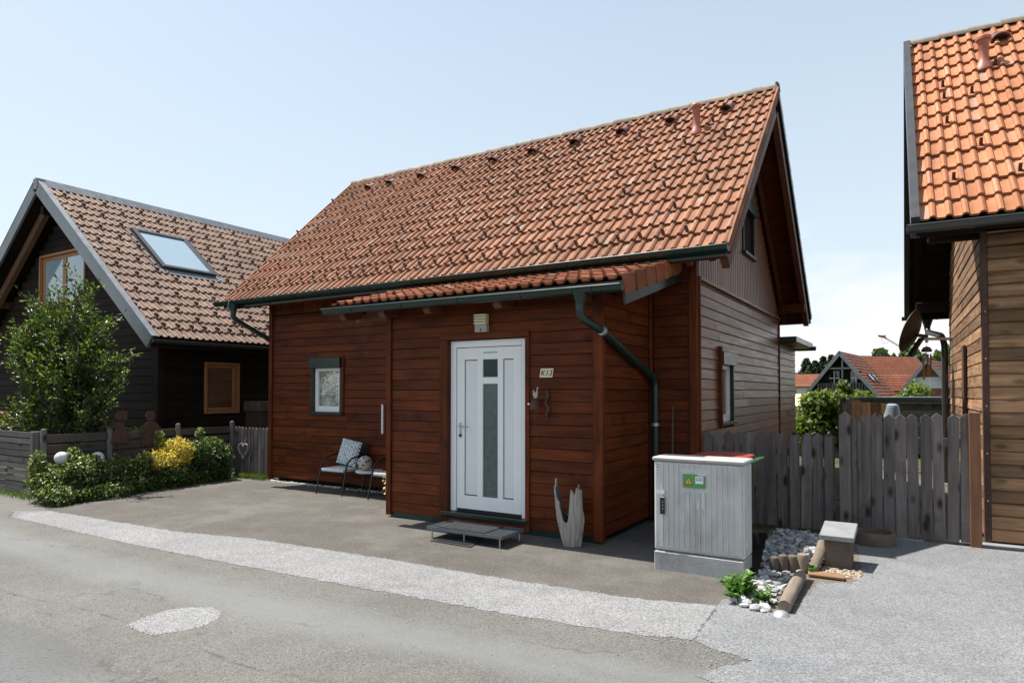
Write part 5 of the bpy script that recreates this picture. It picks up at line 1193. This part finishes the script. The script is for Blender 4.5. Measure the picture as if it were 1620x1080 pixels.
for i, (y, z, lab) in enumerate(((4.93, .60, 'white globe garden lamp at the left in the shrub by the fence'), (5.44, .56, 'white globe garden lamp nearer the house in the shrub by the fence'))):
    t = thing('globe_lamp', lab, 'lamp', (-11.03, y, 0), 'globe garden lamps')
    MB().lathe([(0.098*math.sin(math.pi*k/14), -.098*math.cos(math.pi*k/14)) for k in range(15)], (-11.03, y, z), 22).build('globe', 'globe', t, smooth=True)
    MB().tube([(-11.03, y, 0), (-11.03, y, z-.09)], .012, 6).build('stake', 'black', t)
# shrubs
hi = lambda z0: (lambda C: C[:, 2] > z0+rng.normal(0, .04, len(C)))
lo = lambda z0: (lambda C: C[:, 2] <= z0+rng.normal(0, .04, len(C)))
shrub('variegated_shrub', 'bushy variegated green shrub around the globe lamps at the left', (-10.75, 5.0, 0),
      [(-10.88, 4.72, .24, .34, .30, .30, 700), (-10.78, 5.05, .30, .34, .26, .34, 700), (-10.82, 5.5, .26, .32, .26, .30, 600), (-10.5, 4.62, .13, .30, .26, .17, 420), (-11.0, 4.6, .42, .16, .12, .34, 260), (-10.45, 5.35, .10, .26, .34, .13, 360), (-10.85, 5.3, .50, .14, .12, .14, 160), (-10.75, 5.72, .42, .13, .12, .16, 150), (-10.8, 5.95, .18, .26, .22, .2, 300), (-10.62, 4.9, .44, .12, .1, .12, 110), (-10.98, 5.08, .62, .12, .12, .14, 130), (-10.8, 6.05, .42, .18, .16, .22, 240), (-10.7, 5.55, .52, .09, .08, .12, 70)],
      [('leafdark', 1.25, .055, .032, None), ('leafvar', 1.0, .06, .038, hi(.34)), ('leafvar', .55, .06, .035, None)])  # pale leaves: real variegation, with more on top to paint in sunlight
shrub('golden_shrub', 'golden yellow leaved shrub in the middle of the bed', (-10.85, 6.5, 0),
      [(-10.85, 6.35, .42, .30, .34, .22, 1100), (-10.95, 6.70, .54, .30, .28, .28, 1100), (-10.8, 6.5, .22, .32, .42, .22, 1000), (-10.95, 6.5, .55, .18, .14, .26, 260)],
      [('leafyellow', 1.35, .05, .030, hi(.36)), ('leafvar', .15, .06, .03, hi(.45)), ('leafdark', 1.0, .05, .03, lo(.34)), ('leafivy', .4, .05, .03, lo(.34))])
shrub('evergreen_shrub', 'dense dark green rounded shrub beside the low picket fence', (-10.95, 7.35, 0),
      [(-10.98, 7.3, .38, .33, .38, .36, 1900), (-10.92, 7.08, .54, .22, .20, .22, 650), (-11.02, 7.42, .60, .22, .22, .2, 600), (-10.85, 7.55, .42, .2, .16, .24, 350)], [('leafdark', 1., .048, .03, None), ('leafivy', .7, .05, .03, hi(.3))])
shrub('leafy_sapling', 'light green upright sprig growing above the golden shrub', (-11.02, 6.55, 0), [(-11.05, 6.45, .78, .10, .09, .20, 150), (-11.0, 6.62, .66, .12, .10, .14, 120), (-11.06, 7.2, .86, .08, .08, .12, 70)], [('leafvine', 1, .06, .03, None)], 'sapling')
def ground_cover(name, lab, poly_fn, n, h, mat, ln, wd):
    C = []
    while len(C) < n:
        p = poly_fn(); C.append(p)
    C = np.array(C); k = len(C); C[:, 2] = rng.random(k)**1.4*h
    leaf_mesh(C, rand_unit(k)+np.array([0, 0, .5]), rand_unit(k)*.6+np.array([0, 0, 1.]), ln, wd, name, mat, None, kind='stuff', label=lab, category='ground cover')
def bedpt():
    y = rng.uniform(4.5, 7.75); e = np.interp(y, [4.45, 5.6, 7.72], [-10.14, -10.5, -10.78]); return (rng.uniform(e-.5, e)+.02*math.sin(y*9), y, 0)
ground_cover('ivy_ground_cover', 'green ivy covering the bed along the driveway edge', bedpt, 4200, .20, 'leafivy', .055, .04)
def gpt(): 
    x = rng.uniform(-10.85, -10.12); return (x, 7.80+(-10.12-x)*.02+rng.uniform(0, .2), 0)
def grass_tufts(name, lab, ptf, n, h):
    C = np.array([ptf() for _ in range(n)]); C[:, 2] = h*.5; D = rand_unit(n)*.4+np.array([0, 0, 1.]); leaf_mesh(C, D, rand_unit(n), h, .010, name, 'grass', None, kind='stuff', label=lab, category='grass')
grass_tufts('grass_tuft', 'tuft of grass below the wicker heart fence', gpt, 700, .10)
grass_tufts('verge_grass', 'thin grass along the foot of the slat fence', lambda: (rng.uniform(-14, -11.1), rng.uniform(4.52, 4.72), 0), 700, .07)
def leafnear(x, y, z): pass

# ---- trees
def tree(name, label, base, trunk_h, ends, mat, nleaf, ln, wd, spread=.16, group=None, r0=.05, cat='tree', twig=5, wood_='bark'):
    t = thing(name, label, cat, base, group); B = Vector(base); m = MB(); C, D = [], []
    for e in ends:
        e = Vector(e); fork = B+Vector((random.uniform(-.1, .1)*r0*10, random.uniform(-.1, .1)*r0*10, trunk_h*random.uniform(.6, 1.1)))
        mid = (fork*.45+e*.55)+Vector((random.uniform(-.12, .12), random.uniform(-.12, .12), random.uniform(.02, .18)))*min(1.5, (e-fork).length)
        P = []
        for k in range(8):
            s = k/7; P.append(fork*(1-s)**2+mid*2*s*(1-s)+e*s*s)
        L = (e-fork).length; m.tube(P, [max(.004, r0*.5*(1-s/7)**1.1) for s in range(8)], 5)
        for q in range(int(twig*L/.5)+2):
            s = random.uniform(.3, 1); i = min(6, int(s*7)); p = P[i].lerp(P[i+1], s*7-i)
            d = ((e-fork).normalized()*.7+Vector(rand_unit(1)[0])*.8+Vector((0, 0, .45))).normalized(); l2 = random.uniform(.15, .42)*min(1.6, max(.6, L*.45)); q2 = p+d*l2
            m.tube([p, q2], [.006, .0025], 4, cap=False); k = max(2, int(nleaf*l2))
            for _ in range(k):
                u = random.uniform(.1, 1.08); c = p.lerp(q2, u)+Vector(rand_unit(1)[0])*spread*random.random()**.7*.5; C.append(c); D.append(d*.6+(c-p.lerp(q2, u))*6+Vector((0, 0, -.05)))
    m.tube([B-Vector((0, 0, .05)), B+Vector((0, 0, trunk_h*.5)), B+Vector((0, 0, trunk_h))], [r0*1.2, r0, r0*.7], 8); m.build('trunk', wood_, t, smooth=True)
    C = np.array(C); D = np.array(D)+rand_unit(len(C))*.5; n = len(C)
    leaf_mesh(C, D, rand_unit(n)*.75+np.array([0, 0, .8]), ln, wd, 'crown', mat, t, base); return t
ends = []
TC = Vector((-12.75, 5.75, 0))
for k in range(96):
    a = random.uniform(0, 6.283); z = random.uniform(.75, 3.1); rr_ = (1.35 if z < 2.3 else 1.35-(z-2.3)*.95)*random.uniform(.45, 1.1)
    ends.append((TC.x-.25+math.cos(a)*rr_*1.15, TC.y+math.sin(a)*rr_*.62, z))
ends += [(-11.05, 5.6, 2.10), (-11.15, 5.55, 1.55), (-11.3, 5.5, 2.6), (-12.0, 5.6, 3.25), (-12.15, 5.6, 3.4), (-11.3, 5.4, 1.2), (-12.9, 5.6, 3.1), (-13.4, 5.5, 2.9), (-13.9, 5.5, 2.6), (-14.2, 5.5, 2.1)]
tree('plum_tree', 'leafy green garden tree in front of the dark house gable', (TC.x, TC.y, 0), .75, ends, 'leaf', 50, .080, .038, .24)
pb = thing('planter_box', 'terracotta planter box on legs behind the slat fence at the left edge', 'planter', (-14.6, 5.4, 0))
bx('box', 'terracotta', pb, -15.1, -13.95, 5.3, 5.55, 1.02, 1.24, bevel=.02)
for x in (-15.05, -14.0): bx('leg', 'greyZ', pb, x-.03, x+.03, 5.38, 5.46, 0, 1.019)
# ================================================================== BACKGROUND (right of the house)
CA = R(31.7)
def at(px, py, depth):
    """point seen at photo pixel (px,py) at the given depth in metres along the view axis"""
    f = 1045.; p = R(1.3); r = Vector((math.cos(CA), math.sin(CA), 0)); F0 = Vector((-math.sin(CA), math.cos(CA), 0)); U0 = Vector((0, 0, 1))
    F = F0*math.cos(p)+U0*math.sin(p); U = U0*math.cos(p)-F0*math.sin(p)
    return Vector((0, 0, 1.6))+(F+r*((px-810)/f)-U*((py-596)/f))*depth
def far_house(name, label, c, rz, w, d, he, hr, over=.5, wall='darkZ', eave='zinc'):
    """gable end faces local -Y, ridge along local Y"""
    t = thing(name, label, 'house', (c[0], c[1], -.03), rz=rz, group=None)
    MB().prism([(-w/2, 0), (-w/2, he), (0, hr-.25), (w/2, he), (w/2, 0)], (0, 0, 0), (1, 0, 0), (0, 0, 1), (0, d, 0)).build('wall', wall, t)
    for s in (-1, 1):
        e = Vector((s*(w/2+over), -over*1.6, he-over*(hr-he)/(w/2))); u = (Vector((0, -over*1.6, hr))-e); L = u.length; u.normalize(); n_ = Vector((u.z*s, 0, -u.x*s)); n_ = n_ if n_.z > 0 else -n_
        m = MB(); k = int(L/.38)
        for i in range(k+1):
            l0 = i*L/k; l1 = min(L, l0+L/k); m.prism([(l0, -.06), (l1+.02, -.06), (l1+.02, .02), (l0, .065)], e, u, n_, (0, d+over*2.4, 0))
        m.build('roof', 'farroof', t)
        MB().prism([(-.05, -.22), (L+.05, -.22), (L+.05, .10), (-.05, .10)], e-Vector((0, .06, 0)), u, n_, (0, .06, 0)).build('verge_board', eave, t)
    return t
h1c = at(1332, 620, 62)
h1 = far_house('balcony_house', 'distant house with red roof, dark gable balcony and two skylights', h1c, R(-6), 5.6, 9, 1.75, 5.35, .55)
W_, HE = 5.6, 1.75
bx('balcony_post', 'zinc', h1, .12, .24, -.7, -.6, 1.2, 4.6); bx('collar_beam', 'zinc', h1, -1.2, 1.2, -.7, -.6, 3.75, 3.9)
for k in range(17): bx('baluster', 'greyZ', h1, -2.0+k*.25, -1.85+k*.25, -.66, -.62, 1.2, 2.35)
bx('balcony_rail', 'greyX', h1, -2.1, 2.1, -.68, -.6, 2.36, 2.45)
for x in (-1.1, .75):
    w = bx('window', 'glass', h1, x, x+.9, -.03, -.005, 2.3, 3.6); bx('window_frame', 'white', w, x+.42, x+.48, -.045, -.031, 2.3, 3.6); bx('window_frame', 'white', w, x, x+.9, -.043, -.031, 2.9, 2.96)
u1 = Vector((-(W_/2+.55), 0, 5.35-(HE-.55*(5.35-HE)/(W_/2)))).normalized(); n1 = Vector((-u1.z*-1, 0, u1.x*-1)); n1 = n1 if n1.z > 0 else -n1
for y in (2.4, 4.6): 
    s_ = MB().prism([(0, 0), (1.0, 0), (1.0, .9), (0, .9)], Vector((2.15, y, 0))+Vector((0, 0, 5.35-2.15*(5.35-HE)/(W_/2)))+n1*.08, (0, 1, 0), u1, n1*.09).build('skylight', 'anth', h1)
    MB().prism([(.12, .12), (.88, .12), (.88, .78), (.12, .78)], Vector((2.15, y, 0))+Vector((0, 0, 5.35-2.15*(5.35-HE)/(W_/2)))+n1*.172, (0, 1, 0), u1, n1*.01).build('pane', 'skyglass', s_)
bx('chimney', 'terracotta', h1, -1.5, -1.0, 3.4, 3.9, 3.2, 5.2)
bx('window_box', 'farroof', h1, -2.0, 2.0, -.75, -.69, 1.02, 1.2)
far_house('red_roof_house', 'distant house with long plain red roof behind the balcony house', at(1438, 620, 78), R(138), 8.0, 6.5, 2.2, 5.75, .5, 'palewall')
h3 = far_house('small_gable_house', 'distant brown gabled house with pale window below the wind chime', at(1470, 620, 66), R(-10), 4.6, 9, 1.7, 4.9, .5, 'brownZ')
w = bx('window', 'stickerwhite', h3, -1.35, 1.45, -.04, -.005, 2.0, 3.1); bx('window_frame', 'white', w, .0, .1, -.06, -.041, 2.0, 3.1); bx('window_frame', 'white', w, -1.35, 1.45, -.055, -.042, 2.5, 2.56)
far_house('pale_house', 'distant house with pale wall and red roof behind the rear annex corner', at(1225, 620, 58), R(84), 8, 9, 1.9, 4.5, .4, 'palewall')
far_house('low_red_house', 'distant low red roof between the annex and the balcony house', at(1300, 620, 92), R(88), 7, 9, 2.5, 4.1, .4, 'palewall')
# shed, barrel, screen, pot, parasol
sd = at(1455, 625, 16.5)
sh = thing('garden_shed', 'low grey board shed with flat dark roof behind the gate', 'shed', (sd.x, sd.y, -.03), rz=R(20))
bx('wall', 'darkX', sh, -.95, 1.3, .03, 1.7, 0, 1.32)
for k in range(9): bx('board', 'greyX', sh, -.95, 1.3, -.0, .028, .06+k*.14, .06+k*.14+.132)
bx('flat_roof', 'anth', sh, -1.75, 1.45, -.25, 1.9, 1.40, 1.5, bevel=.01); bx('roof_edge', 'greyX', sh, -1.7, 1.4, -.2, -.17, 1.33, 1.399)
MB().tube([(-1.55, -.1, 1.4), (-1.5, 0, 1.15), (-1.1, .1, 1.05)], .05, 8).build('downpipe', 'anth', sh, smooth=True)
bp = at(1411, 660, 13.5)
MB().lathe([(.13, 0), (.145, .15), (.145, 1.25), (.12, 1.33), (.05, 1.36)], (bp.x, bp.y, 0), 18).build('water_barrel', 'bluegrey', None, smooth=True, **tag('tall blue-grey water barrel before the shed', 'barrel'))
wp = at(1366, 655, 9.6)
ws = thing('wooden_screen', 'brown upright board screen with grey post behind the gate post', 'screen', (wp.x, wp.y, 0), rz=R(24))
for k in range(3): bx('board', 'brownZ', ws, -.16+k*.135, -.03+k*.135, 0, .03, 0, 1.47-.02*k)
bx('post', 'greyZ', ws, -.30, -.17, -.03, .06, 0, 1.50, bevel=.005)
yp = at(1393, 650, 9.9)
MB().lathe([(.05, 0), (.085, .14), (.09, .15)], (yp.x, yp.y, 1.27), 14).build('hanging_pot', 'yellowpot', None, smooth=True, **tag('yellow pot hanging on the vine behind the gate', 'pot'))
MB().tube([(yp.x, yp.y, 0), (yp.x, yp.y, 1.28)], .015, 6).build('pot_pole', 'bark', None, **tag('thin pole carrying the yellow pot', 'pole'))
aw = at(1268, 645, 21)
an = thing('awning', 'pale yellow awning lit by the sun behind the annex', 'awning', (aw.x, aw.y, 0), rz=R(25))
MB().prism([(-1.0, 1.15), (1.0, 1.5), (1.0, 1.53), (-1.0, 1.18)], (-1.2, 0, 0), (0, 1, 0), (0, 0, 1), (1.9, 0, 0)).build('canvas', 'cream2', an)
MB().box(-1.2, .7, -1.02, -.99, .75, 1.17).build('valance', 'cream2', an)
for x in (-1.15, .65): MB().tube([(x, -.95, 0), (x, -.95, 1.17)], .02, 6).build('pole', 'steel', an)
# vine bush behind fence
v = at(1318, 655, 17.0); cl_ = []
r_ = Vector((math.cos(CA), math.sin(CA), 0)); f_ = Vector((-math.sin(CA), math.cos(CA), 0))
for (du, dz, ru, rz_, n) in ((-.35, .75, .42, .6, 1500), (.1, 1.0, .42, .55, 1500), (-.15, 1.42, .45, .22, 900), (.42, 1.45, .35, .18, 700), (.75, 1.3, .3, .22, 500), (.95, .9, .22, .5, 400), (.2, 1.62, .12, .2, 160)):
    p = v+r_*du*1.4; cl_.append((p.x, p.y, max(.5, 1.6+(dz-1.6)*1.4), ru*1.4, ru*1.4, rz_*1.4, n))
shrub('grape_vine', 'sunlit yellow-green vine bush behind the picket fence', (v.x, v.y, 0), cl_, [('leafvine', 1., .13, .11, hi(.2)), ('leafdark', .5, .13, .10, None)], 'vine')
# conifers far behind
for i, (px, py, dp_, h) in enumerate(((1276, 566, 150, 9), (1290, 570, 150, 8.2), (1303, 563, 155, 9.5), (1316, 560, 150, 9.6), (1327, 562, 158, 9.6), (1284, 578, 140, 7))):
    b = at(px, 620, dp_); top = 1.6+(620-py)*dp_/1045; t = thing('conifer_tree', ['dark conifer next to the rear annex corner', 'lower dark conifer left of the balcony house roof', 'dark conifer left of the balcony house chimney', 'dark conifer standing over the balcony house chimney', 'dark conifer just left of the balcony house ridge', 'small dark conifer in front of the conifer row'][i], 'tree', (b.x, b.y, 0), 'conifers behind the distant houses')
    MB().tube([(b.x, b.y, 0), (b.x, b.y, top*.95)], [.25, .03], 6).build('trunk', 'bark', t)
    n = 1100; z = rng.random(n)**.8*top*.95+.3; rad = (1-(z/(top*1.06))**1.6)*2.6*rng.uniform(.3, 1.15, n); a = rng.uniform(0, 6.28, n)
    C = np.stack([b.x+rad*np.cos(a), b.y+rad*np.sin(a), z], 1); D = np.stack([np.cos(a), np.sin(a), -.2+0*a], 1); leaf_mesh(C, D+rand_unit(n)*.3, rand_unit(n)+np.array([0, 0, 1.5]), .9, .5, 'crown', 'pine', t, (b.x, b.y, 0))
# far wood on the hill (one mass)
n = 5200; px = rng.uniform(1385, 1500, n); C = []
for i in range(n):
    dp_ = rng.uniform(230, 300); p = at(px[i], 620, dp_); C.append((p.x, p.y, rng.uniform(4, 15.5)+2*math.sin(px[i]*.11)+1.2*math.sin(px[i]*.37)))
C = np.array(C); leaf_mesh(C, rand_unit(n), rand_unit(n)+np.array([0, 0, .8]), 3.2, 2.4, 'woodland', 'farleaf', None, kind='stuff', label='far wooded hill behind the houses', category='wood')
b = at(1396, 560, 120)
tree('bushy_tree', 'small tree crown rising behind the long red roof', (b.x, b.y, 0), 5.5, [(b.x+random.uniform(-1.6, 1.6), b.y+random.uniform(-1.6, 1.6), random.uniform(6.6, 8.4)) for _ in range(14)], 'pine', 10, .6, .4, .8, r0=.2)
# small shrub beside far house
b = at(1452, 612, 48); shrub('round_bush', 'light green bush before the small gabled house', (b.x, b.y, 0), [(b.x, b.y, 1.3, .9, .9, 1.1, 500), (b.x-.9, b.y, 1.0, .6, .6, .7, 250)], [('leafvine', 1, .3, .22, None)], 'bush')
# ---- satellite dish and wind chime on the log-clad house
dz_ = thing('satellite_dish', 'dark satellite dish on a steel arm at the back corner of the log-clad house', 'satellite dish', (.18, 12.2, 2.4), local=False)
W0 = at(1497, 536, 11.0); A1 = at(1470, 536, 11.0); Cd = at(1447, 526, 11.05)
OFF[dz_.name] = Vector((.18, 12.2, 2.4))
MB().beam(W0+Vector((.25, .1, 0)), at(1461, 536, 11), .045, .045).build('wall_arm', 'steel', dz_); MB().beam(at(1466, 542, 11), at(1466, 522, 11), .05, .05, up=(1, 0, 0)).build('mast', 'steel', dz_)
MB().beam(at(1466, 532, 11), at(1450, 530, 11), .06, .05).build('clamp', 'dish', dz_)
nd = (-r_*.75+Vector((0, 0, .40))+f_*.80).normalized()
MB().lathe([(k_*.88, z_) for k_, z_ in [(.01, .0), (.15, .012), (.28, .042), (.38, .085), (.42, .11), (.425, .10), (.38, .07), (.28, .028), (.15, -.004), (.01, -.014)]], at(1450, 526, 11.05), 32, nd).build('reflector', 'dish', dz_, smooth=True)
MB().tube([at(1441, 558, 11.1), at(1400, 534, 11.5)], .013, 8).build('feed_arm', 'steel', dz_); MB().lathe([(.025, -.05), (.035, -.03), (.035, .05), (.02, .07)], at(1396, 531, 11.52), 10, nd).build('receiver_head', 'cream', dz_, smooth=True)
MB().beam(at(1440, 562, 10.98), at(1458, 535, 11.0), .10, .04).build('back_bracket', 'dish', dz_)
MB().tube([at(1394, 535, 11.52), at(1396, 542, 11.5), at(1402, 543, 11.48), at(1406, 540, 11.45)], .003, 4).build('cable', 'black', dz_)
wc = at(1466, 556, 10.9); ch = thing('wind_chime', 'wooden wind chime hanging below the satellite dish arm', 'wind chime', (wc.x, wc.y, wc.z-.3))
MB().lathe([(.0, .09), (.05, .07), (.075, .03), (.08, .0), (.07, -.005)], wc, 14).build('cap', 'bark', ch, smooth=True)
for k in range(5):
    a = 2*math.pi*k/5; p = wc+Vector((math.cos(a)*.055, math.sin(a)*.055, 0)); MB().tube([p-Vector((0, 0, .04)), p-Vector((0, 0, .36+.05*(k % 3)))], .013, 8).build('chime_tube', 'honey', ch, smooth=True)
MB().tube([wc+Vector((0, 0, .08)), at(1466, 538, 11)], .002, 4).build('string', 'black', ch)
